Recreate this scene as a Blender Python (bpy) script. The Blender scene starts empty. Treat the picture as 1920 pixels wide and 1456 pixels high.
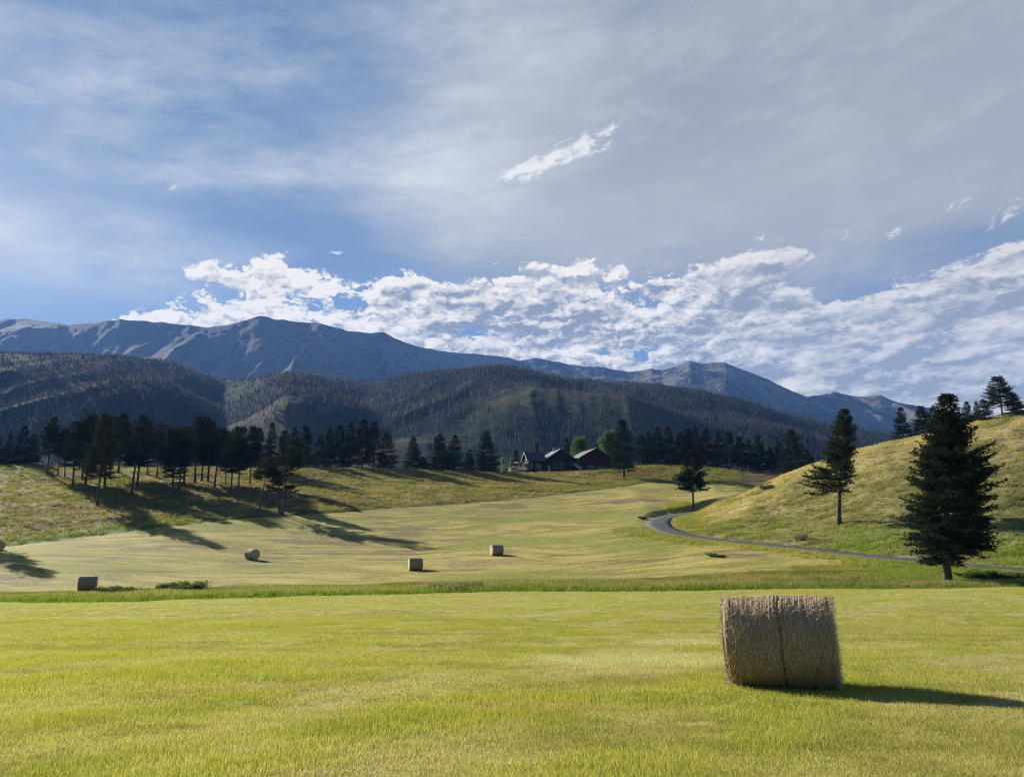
import bpy, math, random
import numpy as np
from mathutils import Vector, Matrix, Euler
R = math.radians
rng = np.random.default_rng(7)
random.seed(7)
C = bpy.context.scene.collection
# ------------------------------------------------------------------ camera
F = 1423.0; HZ = 1000.0; EYE = 1.6
TH = math.atan((HZ - 728.0) / F); CT, ST = math.cos(TH), math.sin(TH)
cam_d = bpy.data.cameras.new('camera'); cam = bpy.data.objects.new('camera', cam_d); C.objects.link(cam)
cam_d.sensor_width = 36.0; cam_d.lens = 36.0 * F / 1920.0
cam_d.clip_start = 0.1; cam_d.clip_end = 30000
cam.location = (0, 0, EYE); cam.rotation_euler = (math.pi / 2 + TH, 0, 0)
bpy.context.scene.camera = cam

def ray(px, py):
    xc = (px - 960.0) / F; yc = (728.0 - py) / F
    yd = CT - yc * ST
    return xc / yd, (ST + yc * CT) / yd          # dx, dz per metre forward
def pt(px, py, Y):
    a, b = ray(px, py); return (a * Y, Y, EYE + b * Y)

# ------------------------------------------------------------------ noise
def _h(ix, iy, seed):
    n = (ix.astype(np.int64) * 374761393 + iy.astype(np.int64) * 668265263 + seed * 1442695041) & 0xffffffff
    n = ((n ^ (n >> 13)) * 1274126177) & 0xffffffff
    n = n ^ (n >> 16)
    return (n & 0xffffff) / float(0xffffff)
def vn(x, y, seed=0):
    x = np.asarray(x, float); y = np.asarray(y, float)
    ix = np.floor(x); iy = np.floor(y); fx = x - ix; fy = y - iy
    fx = fx * fx * fx * (fx * (fx * 6 - 15) + 10); fy = fy * fy * fy * (fy * (fy * 6 - 15) + 10)
    a = _h(ix, iy, seed); b = _h(ix + 1, iy, seed); c = _h(ix, iy + 1, seed); d = _h(ix + 1, iy + 1, seed)
    return (a + (b - a) * fx) * (1 - fy) + (c + (d - c) * fx) * fy
def fbm(x, y, o=4, seed=0, g=0.5):
    s = 0; a = 1; t = 0
    for k in range(o):
        s = s + a * vn(x * 2 ** k + 17.3 * k, y * 2 ** k - 9.1 * k, seed + k); t += a; a *= g
    return s / t
def ridged(x, y, o=4, seed=0):
    s = 0; a = 1; t = 0
    for k in range(o):
        n = 1 - np.abs(2 * vn(x * 2 ** k + 5.2 * k, y * 2 ** k + 3.7 * k, seed + k) - 1)
        s = s + a * n * n; t += a; a *= 0.5
    return s / t
def sst(a, b, x):
    t = np.clip((np.asarray(x, float) - a) / (b - a), 0, 1); return t * t * (3 - 2 * t)

# ------------------------------------------------------------------ mesh helpers
def mesh_np(name, verts, tris=None, quads=None, smooth=False, mats=(), matidx=None):
    me = bpy.data.meshes.new(name)
    verts = np.asarray(verts, np.float32)
    me.vertices.add(len(verts)); me.vertices.foreach_set('co', verts.ravel())
    lt = 0 if tris is None else len(tris); lq = 0 if quads is None else len(quads)
    loops = []
    if lt: loops.append(np.asarray(tris, np.int32).ravel())
    if lq: loops.append(np.asarray(quads, np.int32).ravel())
    if loops:
        loops = np.concatenate(loops)
        me.loops.add(len(loops)); me.loops.foreach_set('vertex_index', loops)
        me.polygons.add(lt + lq)
        st = np.concatenate([np.arange(lt) * 3, lt * 3 + np.arange(lq) * 4]).astype(np.int32)
        me.polygons.foreach_set('loop_start', st)
        if smooth: me.polygons.foreach_set('use_smooth', np.ones(lt + lq, bool))
        if matidx is not None: me.polygons.foreach_set('material_index', np.asarray(matidx, np.int32))
    for m in mats: me.materials.append(m)
    me.update(calc_edges=True); me.validate()
    return me
def obj(name, me, parent=None):
    o = bpy.data.objects.new(name, me); C.objects.link(o)
    if parent: o.parent = parent
    return o
def tag(o, label=None, cat=None, group=None, kind=None):
    if label: o['label'] = label
    if cat: o['category'] = cat
    if group: o['group'] = group
    if kind: o['kind'] = kind
    return o
def empty(name, loc, rz=0):
    o = bpy.data.objects.new(name, None); C.objects.link(o); o.location = loc; o.rotation_euler = (0, 0, rz)
    o.empty_display_size = 0.3
    return o
def grid_quads(nr, nc):
    i = np.arange(nr - 1)[:, None] * nc + np.arange(nc - 1)[None, :]
    i = i.ravel(); return np.stack([i, i + 1, i + nc + 1, i + nc], 1)

class MB:                                        # collects simple solids into one mesh
    def __init__(s): s.v = []; s.f = []; s.n = 0
    def add(s, v, f):
        s.v += [tuple(p) for p in v]; s.f += [tuple(i + s.n for i in q) for q in f]; s.n += len(v)
    def box(s, c, d, rz=0):
        x, y, z = [k / 2 for k in d]
        P = [(-x, -y, -z), (x, -y, -z), (x, y, -z), (-x, y, -z), (-x, -y, z), (x, -y, z), (x, y, z), (-x, y, z)]
        cc, ss = math.cos(rz), math.sin(rz)
        s.add([(c[0] + p[0] * cc - p[1] * ss, c[1] + p[0] * ss + p[1] * cc, c[2] + p[2]) for p in P],
              [(0, 3, 2, 1), (4, 5, 6, 7), (0, 1, 5, 4), (1, 2, 6, 5), (2, 3, 7, 6), (3, 0, 4, 7)])
    def prism(s, poly, off):                     # polygon (3D list) extruded by off
        n = len(poly); o = Vector(off)
        P = [Vector(p) for p in poly] + [Vector(p) + o for p in poly]
        s.add(P, [tuple(range(n - 1, -1, -1)), tuple(range(n, 2 * n))] + [(i, (i + 1) % n, n + (i + 1) % n, n + i) for i in range(n)])
    def bar(s, a, b, w, h=None):
        h = h or w; a = Vector(a); b = Vector(b); d = (b - a).normalized()
        up = Vector((0, 0, 1)) if abs(d.z) < .95 else Vector((1, 0, 0))
        x = d.cross(up).normalized() * w / 2; y = x.cross(d).normalized() * h / 2
        s.add([a - x - y, a + x - y, a + x + y, a - x + y, b - x - y, b + x - y, b + x + y, b - x + y],
              [(0, 3, 2, 1), (4, 5, 6, 7), (0, 1, 5, 4), (1, 2, 6, 5), (2, 3, 7, 6), (3, 0, 4, 7)])
    def tube(s, a, b, r, r2=None, n=8):
        r2 = r if r2 is None else r2
        a = Vector(a); b = Vector(b); d = (b - a).normalized(); up = Vector((0, 0, 1)) if abs(d.z) < .95 else Vector((1, 0, 0))
        x = d.cross(up).normalized(); y = x.cross(d)
        P = [a + (x * math.cos(t) + y * math.sin(t)) * r for t in [k * 2 * math.pi / n for k in range(n)]]
        P += [b + (x * math.cos(t) + y * math.sin(t)) * r2 for t in [k * 2 * math.pi / n for k in range(n)]]
        s.add(P, [tuple(range(n - 1, -1, -1)), tuple(range(n, 2 * n))] + [(i, (i + 1) % n, n + (i + 1) % n, n + i) for i in range(n)])
    def build(s, name, mat, parent=None):
        me = bpy.data.meshes.new(name); me.from_pydata([tuple(v) for v in s.v], [], s.f); me.materials.append(mat); me.update()
        import bmesh
        bm = bmesh.new(); bm.from_mesh(me); bmesh.ops.recalc_face_normals(bm, faces=bm.faces); bm.to_mesh(me); bm.free()
        return obj(name, me, parent)

# ------------------------------------------------------------------ node DSL
class S:
    def __init__(s, nt, sock): s.nt = nt; s.k = sock
    def _m(s, op, *o, clamp=False):
        n = s.nt.nodes.new('ShaderNodeMath'); n.operation = op; n.use_clamp = clamp
        for i, a in enumerate((s,) + o):
            if isinstance(a, S): s.nt.links.new(a.k, n.inputs[i])
            else: n.inputs[i].default_value = a
        return S(s.nt, n.outputs[0])
    def __add__(s, o): return s._m('ADD', o)
    __radd__ = __add__
    def __sub__(s, o): return s._m('SUBTRACT', o)
    def __rsub__(s, o): return (s * -1) + o
    def __mul__(s, o): return s._m('MULTIPLY', o)
    __rmul__ = __mul__
    def __truediv__(s, o): return s._m('DIVIDE', o)
    def f(s, op, *o): return s._m(op, *o)
    def clamp(s): return s._m('ADD', 0.0, clamp=True)
    def ss(s, a, b):
        n = s.nt.nodes.new('ShaderNodeMapRange'); n.interpolation_type = 'SMOOTHSTEP'
        s.nt.links.new(s.k, n.inputs[0])
        if a <= b:
            n.inputs[1].default_value = a; n.inputs[2].default_value = b; n.inputs[3].default_value = 0; n.inputs[4].default_value = 1
        else:
            n.inputs[1].default_value = b; n.inputs[2].default_value = a; n.inputs[3].default_value = 1; n.inputs[4].default_value = 0
        return S(s.nt, n.outputs[0])
def link(nt, a, inp):
    if isinstance(a, S): nt.links.new(a.k, inp)
    elif isinstance(a, bpy.types.NodeSocket): nt.links.new(a, inp)
    else: inp.default_value = a
def mixc(nt, f, a, b):
    n = nt.nodes.new('ShaderNodeMix'); n.data_type = 'RGBA'
    link(nt, f, n.inputs[0]); link(nt, a if not isinstance(a, tuple) else (*a, 1), n.inputs[6]); link(nt, b if not isinstance(b, tuple) else (*b, 1), n.inputs[7])
    return S(nt, n.outputs[2])
def mulc(nt, a, b):
    n = nt.nodes.new('ShaderNodeMix'); n.data_type = 'RGBA'; n.blend_type = 'MULTIPLY'; n.inputs[0].default_value = 1
    link(nt, a if not isinstance(a, tuple) else (*a, 1), n.inputs[6]); link(nt, b if not isinstance(b, tuple) else (*b, 1), n.inputs[7])
    return S(nt, n.outputs[2])
def noise(nt, vec, scale, detail=4, rough=.5, dist=0, out=0, lac=2.0):
    n = nt.nodes.new('ShaderNodeTexNoise'); n.inputs['Scale'].default_value = scale; n.inputs['Detail'].default_value = detail
    n.inputs['Roughness'].default_value = rough; n.inputs['Distortion'].default_value = dist; n.inputs['Lacunarity'].default_value = lac
    link(nt, vec, n.inputs['Vector']); return S(nt, n.outputs[out])
def comb(nt, x, y, z=0.0):
    n = nt.nodes.new('ShaderNodeCombineXYZ'); link(nt, x, n.inputs[0]); link(nt, y, n.inputs[1]); link(nt, z, n.inputs[2]); return S(nt, n.outputs[0])
def sep(nt, v):
    n = nt.nodes.new('ShaderNodeSeparateXYZ'); link(nt, v, n.inputs[0]); return [S(nt, n.outputs[i]) for i in range(3)]
def vmul(nt, v, t):
    n = nt.nodes.new('ShaderNodeVectorMath'); n.operation = 'MULTIPLY'; link(nt, v, n.inputs[0]); n.inputs[1].default_value = t; return S(nt, n.outputs[0])
def mat_new(name):
    m = bpy.data.materials.new(name); m.use_nodes = True; nt = m.node_tree
    b = nt.nodes['Principled BSDF']; b.inputs['Roughness'].default_value = .8
    b.inputs['Specular IOR Level'].default_value = .2
    return m, nt, b
def pos(nt): return S(nt, nt.nodes.new('ShaderNodeNewGeometry').outputs['Position'])
def objco(nt): return S(nt, nt.nodes.new('ShaderNodeTexCoord').outputs['Object'])
def bump(nt, b, h, strength=.5, dist=.05):
    n = nt.nodes.new('ShaderNodeBump'); n.inputs['Strength'].default_value = strength; n.inputs['Distance'].default_value = dist
    link(nt, h, n.inputs['Height']); nt.links.new(n.outputs[0], b.inputs['Normal'])
def attr(nt, name, typ='GEOMETRY'):
    n = nt.nodes.new('ShaderNodeAttribute'); n.attribute_type = typ; n.attribute_name = name; return S(nt, n.outputs['Color'])
def simple(name, col, rough=.8, var=.25, scale=3, spec=.2, bmp=0, use_obj=True):
    m, nt, b = mat_new(name)
    v = objco(nt) if use_obj else pos(nt)
    n = noise(nt, v, scale, 5, .6)
    c = mixc(nt, n.ss(.25, .75), tuple(k * (1 - var) for k in col), tuple(min(1, k * (1 + var)) for k in col))
    link(nt, c, b.inputs['Base Color']); b.inputs['Roughness'].default_value = rough; b.inputs['Specular IOR Level'].default_value = spec
    if bmp: bump(nt, b, n, bmp, .05)
    return m

# ------------------------------------------------------------------ sun and air
SUN_EL, SUN_AZ = 24.5, -45.0                     # azimuth from +Y, negative = left
sd = Vector((math.sin(R(SUN_AZ)) * math.cos(R(SUN_EL)), math.cos(R(SUN_AZ)) * math.cos(R(SUN_EL)), math.sin(R(SUN_EL))))
sl = bpy.data.lights.new('sun', 'SUN'); sl.energy = 5.0; sl.angle = R(.55); sl.color = (1, .93, .80)
so = bpy.data.objects.new('sun', sl); C.objects.link(so); so.rotation_euler = sd.to_track_quat('Z', 'Y').to_euler()
so.location = (-60, 60, 60)

# ------------------------------------------------------------------ terrain
COLS = {
 -400: [(1134,54),(1112,74),(1052,98),(1045,112),(960,150),(905,190),(876,222)],
 0:    [(1131,57),(1110,76),(1048,100),(1026,120),(965,150),(905,190),(875,222)],
 200:  [(1128,58),(1106,77),(1050,101),(1003,130),(955,155),(905,195),(877,226)],
 470:  [(1121,59),(1100,77),(1049,107),(973,145),(940,165),(905,200),(879,232)],
 560:  [(1118,60),(1098,77),(1056,104),(966,152),(935,172),(903,205),(879,236)],
 780:  [(1111,62),(1094,78),(1058,102),(953,168),(925,190),(900,218),(880,244)],
 930:  [(1108,63),(1090,79),(1042,107),(939,184),(918,202),(902,228),(888,250)],
 1060: [(1107,64),(1088,80),(1036,108),(925,200),(910,218),(897,240),(885,262)],
 1170: [(1106,65),(1086,80),(1024,110),(912,215),(905,228),(893,243),(876,258)],
 1240: [(1105,65),(1083,80),(1030,105),(985,130),(925,195),(900,233),(871,258)],
 1300: [(1104,65),(1080,80),(1035,100),(1003,118),(951,160),(905,222),(872,257)],
 1360: [(1103,66),(1076,80),(1035,97),(1012,112),(941,152),(915,205),(880,254)],
 1400: [(1103,66),(1073,80),(1030,100),(1017,110),(924,154),(927,185),(884,258)],
 1450: [(1102,66),(1070,80),(1033,98),(1021,106),(902,165),(915,200),(886,258)],
 1500: [(1102,66),(1070,80),(1034,95),(1027,101),(880,168),(910,205),(888,255)],
 1600: [(1102,66),(1068,80),(1045,89),(1037,94),(848,165),(885,200),(888,255)],
 1700: [(1101,65),(1072,76),(1055,84),(1047,88),(826,160),(850,195),(880,255)],
 1780: [(1100,64),(1080,72),(1063,79),(1055,83),(805,155),(822,190),(850,250)],
 1920: [(1099,63),(1084,69),(1074,74),(1066,78),(774,150),(778,190),(800,250)],
 2300: [(1097,61),(1092,66),(1082,70),(1074,74),(716,140),(715,190),(730,250)]}
UG = np.linspace(-1.8, 1.8, 1441)
def _lines():
    Ys, Zs = [], []
    for y, z in ((-200, 6), (-80, 3.2), (0, 0.0), (12, -.80), (35, -2.25)):
        Ys.append(np.full_like(UG, y)); Zs.append(np.full_like(UG, z))
    K = np.exp(-np.linspace(-2.5, 2.5, 15) ** 2 / 2); K /= K.sum()
    for k in range(7):
        us, ys, zs = [], [], []
        for px, L in sorted(COLS.items()):
            py, Y = L[k]; p = pt(px, py, Y); us.append(p[0] / Y); ys.append(Y); zs.append(p[2])
        y = np.interp(UG, us, ys); z = np.interp(UG, us, zs)
        pad = 7
        y = np.convolve(np.pad(y, pad, 'edge'), K, 'valid'); z = np.convolve(np.pad(z, pad, 'edge'), K, 'valid')
        Ys.append(y); Zs.append(z)
    Ys.append(Ys[-1] + 60); Zs.append(Zs[-1] - 5)
    Ys.append(np.full_like(UG, 480.)); Zs.append(np.full_like(UG, 8.))
    Ys.append(np.full_like(UG, 1500.)); Zs.append(np.full_like(UG, 20.))
    return np.array(Ys), np.array(Zs)
LY, LZ = _lines()
def line_at(k, u): return np.interp(u, UG, LY[k])    # k: 5=A field edge,6=B,7=C,8=D,9=E,10=F,11=G
def base_h(x, y):
    x = np.asarray(x, float); y = np.asarray(y, float)
    u = np.clip(x / np.maximum(y, 6), -1.79, 1.79)
    K = len(LY)
    Yk = np.stack([np.interp(u, UG, LY[k]) for k in range(K)]); Zk = np.stack([np.interp(u, UG, LZ[k]) for k in range(K)])
    h = np.diff(Yk, axis=0); d = np.diff(Zk, axis=0) / h
    m = np.zeros_like(Yk)
    w1 = 2 * h[1:] + h[:-1]; w2 = h[1:] + 2 * h[:-1]
    same = d[:-1] * d[1:] > 0
    with np.errstate(divide='ignore', invalid='ignore'):
        hm = (w1 + w2) / (w1 / d[:-1] + w2 / d[1:])
    m[1:-1] = np.where(same, hm, 0); m[0] = d[0]; m[-1] = d[-1]
    yy = np.clip(y, Yk[0], Yk[-1] - 1e-3)
    out = np.zeros_like(y)
    for k in range(K - 1):
        s = (yy >= Yk[k]) & (yy < Yk[k + 1])
        if not s.any(): continue
        hh = h[k][s]; t = (yy[s] - Yk[k][s]) / hh
        a = Zk[k][s]; b = Zk[k + 1][s]; ma = m[k][s]; mb = m[k + 1][s]
        out[s] = (2*t**3-3*t**2+1)*a + (t**3-2*t**2+t)*hh*ma + (-2*t**3+3*t**2)*b + (t**3-t**2)*hh*mb
    return out
ROAD_PX = [(2500,1122,57),(2300,1108,61),(2100,1087,68),(1920,1068,76),(1780,1056,82),(1700,1048,87),(1600,1038,94),(1500,1027,102),(1400,1017,110),(1330,1009,116),(1275,1000,122),(1243,989,130),(1236,978,138),(1250,969,147),(1290,961,156),(1345,956,166)]
def catmull(P, n=14):
    P = [Vector(p) for p in P]; out = []
    for i in range(len(P) - 1):
        a = P[max(i - 1, 0)]; b = P[i]; c = P[i + 1]; d = P[min(i + 2, len(P) - 1)]
        for k in range(n):
            t = k / n
            out.append(.5 * ((2*b) + (c-a)*t + (2*a-5*b+4*c-d)*t*t + (3*b-a-3*c+d)*t**3))
    out.append(P[-1]); return out
RP = np.array([tuple(v) for v in catmull([pt(*q) for q in ROAD_PX])])
RHW = 2.0
def road_d(x, y):
    x = np.asarray(x, float); y = np.asarray(y, float)
    best = np.full(x.shape, 1e9); bz = np.zeros(x.shape)
    near = (y > 50) & (y < 200) & (x > 10)
    if near.any():
        xs = x[near]; ys = y[near]; bb = np.full(xs.shape, 1e9); zz = np.zeros(xs.shape)
        for i in range(len(RP) - 1):
            a = RP[i]; d = RP[i + 1] - a; L2 = d[0]**2 + d[1]**2
            t = np.clip(((xs - a[0]) * d[0] + (ys - a[1]) * d[1]) / L2, 0, 1)
            q = np.hypot(xs - a[0] - t * d[0], ys - a[1] - t * d[1])
            s = q < bb; bb[s] = q[s]; zz[s] = (a[2] + t * d[2])[s]
        best[near] = bb; bz[near] = zz
    return best, bz
def regions(x, y):
    """masks: near field, border strip, mid field, left bank, right hill, knoll"""
    u = np.clip(x / np.maximum(y, 6), -1.79, 1.79)
    wob = (fbm(x / 7, y / 7, 3, 5) - .5) * 1.6
    A = line_at(5, u) + wob * .5; B = line_at(6, u) + wob * 2.5; D = line_at(8, u); E = line_at(9, u); G = line_at(11, u)
    # boundary of the mown mid field follows the foot of the bank, then the road embankment
    us = [ray(p, q)[0] for p, q in ((-400,1045),(0,1026),(560,966),(960,938),(1170,912),(1215,905),(1300,905),(1400,905),(1800,900))]
    ys = [112, 120, 152, 186, 215, 228, 222, 212, 205]
    Mb = np.interp(u, us, ys) + wob * .4
    return u, A, B, D, E, G, Mb, wob
def H(x, y, fine=True):
    x = np.asarray(x, float); y = np.asarray(y, float)
    z = base_h(x, y)
    if fine:
        u, A, B, D, E, G, Mb, wob = regions(x, y)
        rough = sst(0, 3, y - Mb) * .9 + sst(-.2, .8, y - A) * sst(1, -3, y - B) * .35
        rd, rz = road_d(x, y)
        hill = sst(2.0, 14, np.where(y > line_at(8, u), rd, 0)) * (u > .26)
        rough = np.maximum(rough, hill)
        z = z + rough * ((fbm(x / 9, y / 9, 4, 21) - .5) * 1.1 + (fbm(x / 1.6, y / 1.6, 3, 31) - .5) * .28)
        z = z + (1 - rough) * ((fbm(x / 14, y / 14, 3, 41) - .5) * .35 * sst(15, 60, y) + (fbm(x / 1.7, y / 1.7, 2, 43) - .5) * .035)
        # a small ditch right behind the edge of the near field
        z = z - .22 * np.exp(-((y - A - .8) / .7) ** 2) * (y > A - 2)
        z = z + (rz - .06 - z) * sst(4.6, RHW + .25, rd)
    return z
def place(px, py, y0=5, y1=320):
    a, b = ray(px, py)
    ys = np.linspace(y0, y1, 3000); zs = H(a * ys, ys); d = EYE + b * ys - zs
    i = np.argmax(d < 0)
    if d[i] >= 0: i = len(ys) - 1
    return (a * ys[i], ys[i], zs[i])
def Hs(x, y): return float(H(np.array([x]), np.array([y]))[0])

def tint(x, y):
    """albedo (linear) of the grass that grows at x, y: species, dryness, mowing, painted edge shade"""
    x = np.asarray(x, float); y = np.asarray(y, float)
    u, A, B, D, E, G, Mb, wob = regions(x, y)
    n1 = fbm(x / 6, y / 3.2, 4, 61); n2 = fbm(x / 2.0 + 9, y / 1.3, 4, 71); n3 = fbm(x / 25, y / 14, 3, 81)
    n4 = fbm(x / .55, y / .55, 3, 91)
    def c(*v): return np.array(v)[None, :]
    def mx(a, b, t): return a + (b - a) * np.clip(t, 0, 1)[:, None]
    rowp = .5 + .5 * np.sin((y + .12 * x + 1.2 * fbm(x / 12, y / 12, 2, 55)) * 2 * np.pi / 2.6)
    gx, gy = x * .80 - y * .60, x * .60 + y * .80
    g1 = fbm(gx / 1.7 + 3, gy / 4.2, 4, 62); g2 = fbm(gx / 1.9 + 40, gy / 4.6 - 8, 4, 101); g3 = fbm(gx / 7, gy / 15, 3, 66)
    near = mx(c(.245,.232,.072), c(.37,.335,.135), sst(.34,.66, n1*.45 + n4*.43 + rowp*.12))
    near = mx(near, c(.385,.335,.185), sst(.47,.64, g2*.75+n4*.25)*.9)
    near = mx(near, c(.298,.296,.060), sst(.42,.66, g1*.55 + g3*.25 + n4*.22)*.85)
    near = mx(near, c(.20,.225,.042), sst(.54,.72, n2*.6 + g1*.4)*.5)
    near = mx(near, c(.33,.32,.105), sst(30, 56, y) * .6)
    strip = mx(c(.115,.140,.036), c(.235,.195,.095), sst(.35,.62, n2*.6 + n1*.4))
    t = (y - A) / np.maximum(B - A, 1)
    strip = mx(c(.11,.18,.020), strip, sst(.0,.28, t))
    # mown swaths curve along the mid field
    sw = y * .55 + x * .05 + 3.5 * fbm(x / 30, y / 30, 2, 111) * 4
    swath = .5 + .5 * np.sin(sw * 2 * np.pi / 2.9 + 2 * n1)
    fine = fbm(x / 5, sw * 1.3, 3, 121)
    mid = mx(c(.235,.204,.052), c(.36,.305,.100), sst(.25,.75, fine*.85 + swath*.15))
    mid = mx(mid, c(.19,.205,.038), sst(.48,.68, n3)*.7 + sst(12, 0, y - B)*.25)
    mid = mx(mid, c(.17,.14,.075), sst(.60,.72, fbm(x/9+3, y/3.2, 4, 131))*.8)
    bank = mx(c(.160,.138,.048), c(.245,.20,.086), sst(.35,.65, fbm(x/5, y/2.5, 4, 141)))
    bank = mx(bank, c(.155,.115,.062), sst(.45,.70, fbm(x/13, y/6, 4, 151))*.75)
    bank = mx(bank, c(.115,.135,.033), sst(.55,.70, fbm(x/10+7, y/4, 4, 161)))
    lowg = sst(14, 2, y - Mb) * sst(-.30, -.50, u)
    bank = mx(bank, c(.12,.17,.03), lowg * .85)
    bank = mx(bank, c(.075,.11,.022), np.exp(-((y - Mb - 1.2) / 1.6) ** 2) * .7)  # darker green band: edge shadow of the unmown grass, painted into the colour
    hill = mx(c(.165,.163,.058), c(.27,.24,.115), sst(.35,.65, fbm(x/3, y/1.6, 4, 171)*.8+n4*.2))
    dry = sst(line_at(9, u) - 48, line_at(9, u) - 8, y)
    hill = mx(hill, c(.40,.325,.17), dry * sst(.3,.55, fbm(x/6, y/4, 3, 181)))
    hill = mx(hill, c(.145,.21,.028), sst(26, 4, y - D) * sst(.42,.58, fbm(x/8, y/5, 3, 191)) * .8)
    knoll = mx(c(.12,.15,.035), c(.15,.085,.04), sst(.45,.6, fbm(x/9, y/3, 3, 201)))
    kn = sst(Mb, Mb + 12, y) * sst(.14, .19, u)
    out = near
    out = mx(out, strip, sst(-.15, .15, y - A))
    out = mx(out, mid, sst(-.8, .8, y - B) * (u < .62) )
    out = mx(out, bank, sst(-.4, .4, y - Mb))
    out = mx(out, knoll, kn * .85)
    rd, rz = road_d(x, y)
    beyond = sst(-1.0, 1.0, y - D) * sst(.225, .245, u)
    # above the road or below it
    out = mx(out, hill, beyond * sst(.24, .26, u) * sst(E + 22, E + 8, y))
    verge = (1 - sst(3.0, 9.0, rd)) * (y < 175)
    out = mx(out, mx(c(.155,.20,.035), c(.25,.235,.085), n2), verge * (1 - beyond) * .9)
    rightlow = sst(.60, .42, (B - y) / 10) * sst(.38, .5, u) * sst(1, -3, y - D) * sst(0, .5, y - A)
    out = mx(out, mx(c(.12,.20,.025), c(.20,.215,.05), n2), rightlow * .8)
    out = mx(out, c(.27, .225, .15), sst(RHW + .75, RHW + .15, rd + (n4 - .5) * .5) * (rd < 5) * .8)
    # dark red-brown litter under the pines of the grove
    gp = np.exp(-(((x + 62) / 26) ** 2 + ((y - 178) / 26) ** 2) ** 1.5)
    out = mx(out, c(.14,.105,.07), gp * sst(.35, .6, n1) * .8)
    # bare earth patch by the far bales
    q = place_xy_patch
    for (a, b, ra, rb, col, s) in q:
        e = ((x - a) / ra) ** 2 + ((y - b) / rb) ** 2
        out = mx(out, c(*col), sst(1.6, .2, e + (n2 - .5) * 2.2 + (n1 - .5) * 1.6) * s * (.6 + .8 * n4))
    return out
place_xy_patch = []
for (px, py, ra, rb, col, s) in ((1180,938,8,5,(.14,.11,.075),.8),(700,1010,9,3.5,(.15,.13,.07),.6),(905,1055,7,3.5,(.20,.155,.085),.55),(640,1010,10,4,(.16,.14,.07),.5),(905,960,14,4,(.17,.15,.08),.5),(1200,1238,3.6,1.9,(.43,.40,.24),.9),(1290,1205,2.0,1.5,(.43,.40,.24),.8),(1150,1258,2.0,.8,(.40,.34,.19),.75),(640,1225,4.0,1.0,(.33,.28,.13),.5),(300,1180,6.0,1.6,(.30,.27,.12),.5),(1700,1180,3.5,1.2,(.32,.28,.14),.5),(900,1400,1.2,.4,(.33,.29,.12),.6),(1010,1325,1.2,.35,(.36,.27,.13),.6),(1300,1360,.22,.10,(.55,.46,.26),.9),(500,1290,2.2,.6,(.35,.29,.13),.5)):
    a, b = ray(px, py)
    ys = np.linspace(4, 320, 2500); d = EYE + b * ys - base_h(a * ys, ys); i = int(np.argmax(d < 0))
    place_xy_patch.append((a * ys[i], ys[i], ra, rb, col, s))

def ground_material():
    m, nt, b = mat_new('meadow_ground')
    c = attr(nt, 'tint')
    p = pos(nt)
    n = noise(nt, vmul(nt, p, (1, .6, 1)), 3.0, 8, .7)
    n2 = noise(nt, vmul(nt, p, (.5, 1.6, 1)), .9, 6, .65)
    f = (n * .7 + n2 * .3).ss(.28, .72)
    c2 = mulc(nt, c, mixc(nt, f, (.52, .50, .46), (1.38, 1.38, 1.42)))
    link(nt, c2, b.inputs['Base Color']); b.inputs['Roughness'].default_value = .9; b.inputs['Specular IOR Level'].default_value = .05
    hh = noise(nt, p, 6.0, 8, .75); bump(nt, b, hh, .9, .12)
    return m
GROUND = ground_material()

def build_ground():
    uf = np.arange(-.80, .8001, .0032)
    side = np.array([.83, .87, .92, .98, 1.05, 1.15, 1.3, 1.5, 1.78])
    us = np.concatenate([-side[::-1], uf, side])
    ys = np.concatenate([[-90, -60, -40, -25, -15, -9, -5, -2, 0, 1, 2, 3], np.arange(4, 30, .22), np.arange(30, 56, .4), np.arange(56, 72, .22), np.arange(72, 190, .55), np.arange(190, 275, .8), np.arange(275, 330, 3), np.arange(330, 480, 10), [480, 520, 600, 750, 1000, 1400]])
    U, Y = np.meshgrid(us, ys); X = U * np.maximum(Y, 9)
    Z = H(X.ravel(), Y.ravel())
    V = np.stack([X.ravel(), Y.ravel(), Z], 1)
    me = mesh_np('ground', V, quads=grid_quads(len(ys), len(us)), smooth=True, mats=[GROUND])
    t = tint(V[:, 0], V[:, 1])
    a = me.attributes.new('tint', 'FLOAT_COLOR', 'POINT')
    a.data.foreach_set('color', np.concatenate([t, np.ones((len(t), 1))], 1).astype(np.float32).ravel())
    tag(obj('ground', me), kind='structure')
build_ground()

def build_road():
    m, nt, b = mat_new('asphalt')
    p = pos(nt); n = noise(nt, p, 8, 6, .7); n2 = noise(nt, p, .5, 4, .6)
    c = mixc(nt, (n * .5 + n2 * .5).ss(.3, .7), (.034, .035, .040), (.075, .076, .082))
    link(nt, c, b.inputs['Base Color']); b.inputs['Roughness'].default_value = .75; bump(nt, b, n, .4, .02)
    V = []; n_ = len(RP)
    offs = [(-RHW, -.05), (-RHW, .0), (-RHW*.5, .035), (0, .05), (RHW*.5, .035), (RHW, .0), (RHW, -.05)]
    for i in range(n_):
        a = RP[max(i-1, 0)]; c_ = RP[min(i+1, n_-1)]; d = c_ - a; L = math.hypot(d[0], d[1]); nx, ny = -d[1]/L, d[0]/L
        for k, (o, dz) in enumerate(offs):
            w = o * (1 + .05 * math.sin(i * 1.7 + k)); V.append((RP[i][0] + nx*w, RP[i][1] + ny*w, RP[i][2] + dz))
    me = mesh_np('road', V, quads=grid_quads(n_, len(offs)), smooth=True, mats=[m]); tag(obj('road', me), kind='structure')
build_road()

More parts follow.
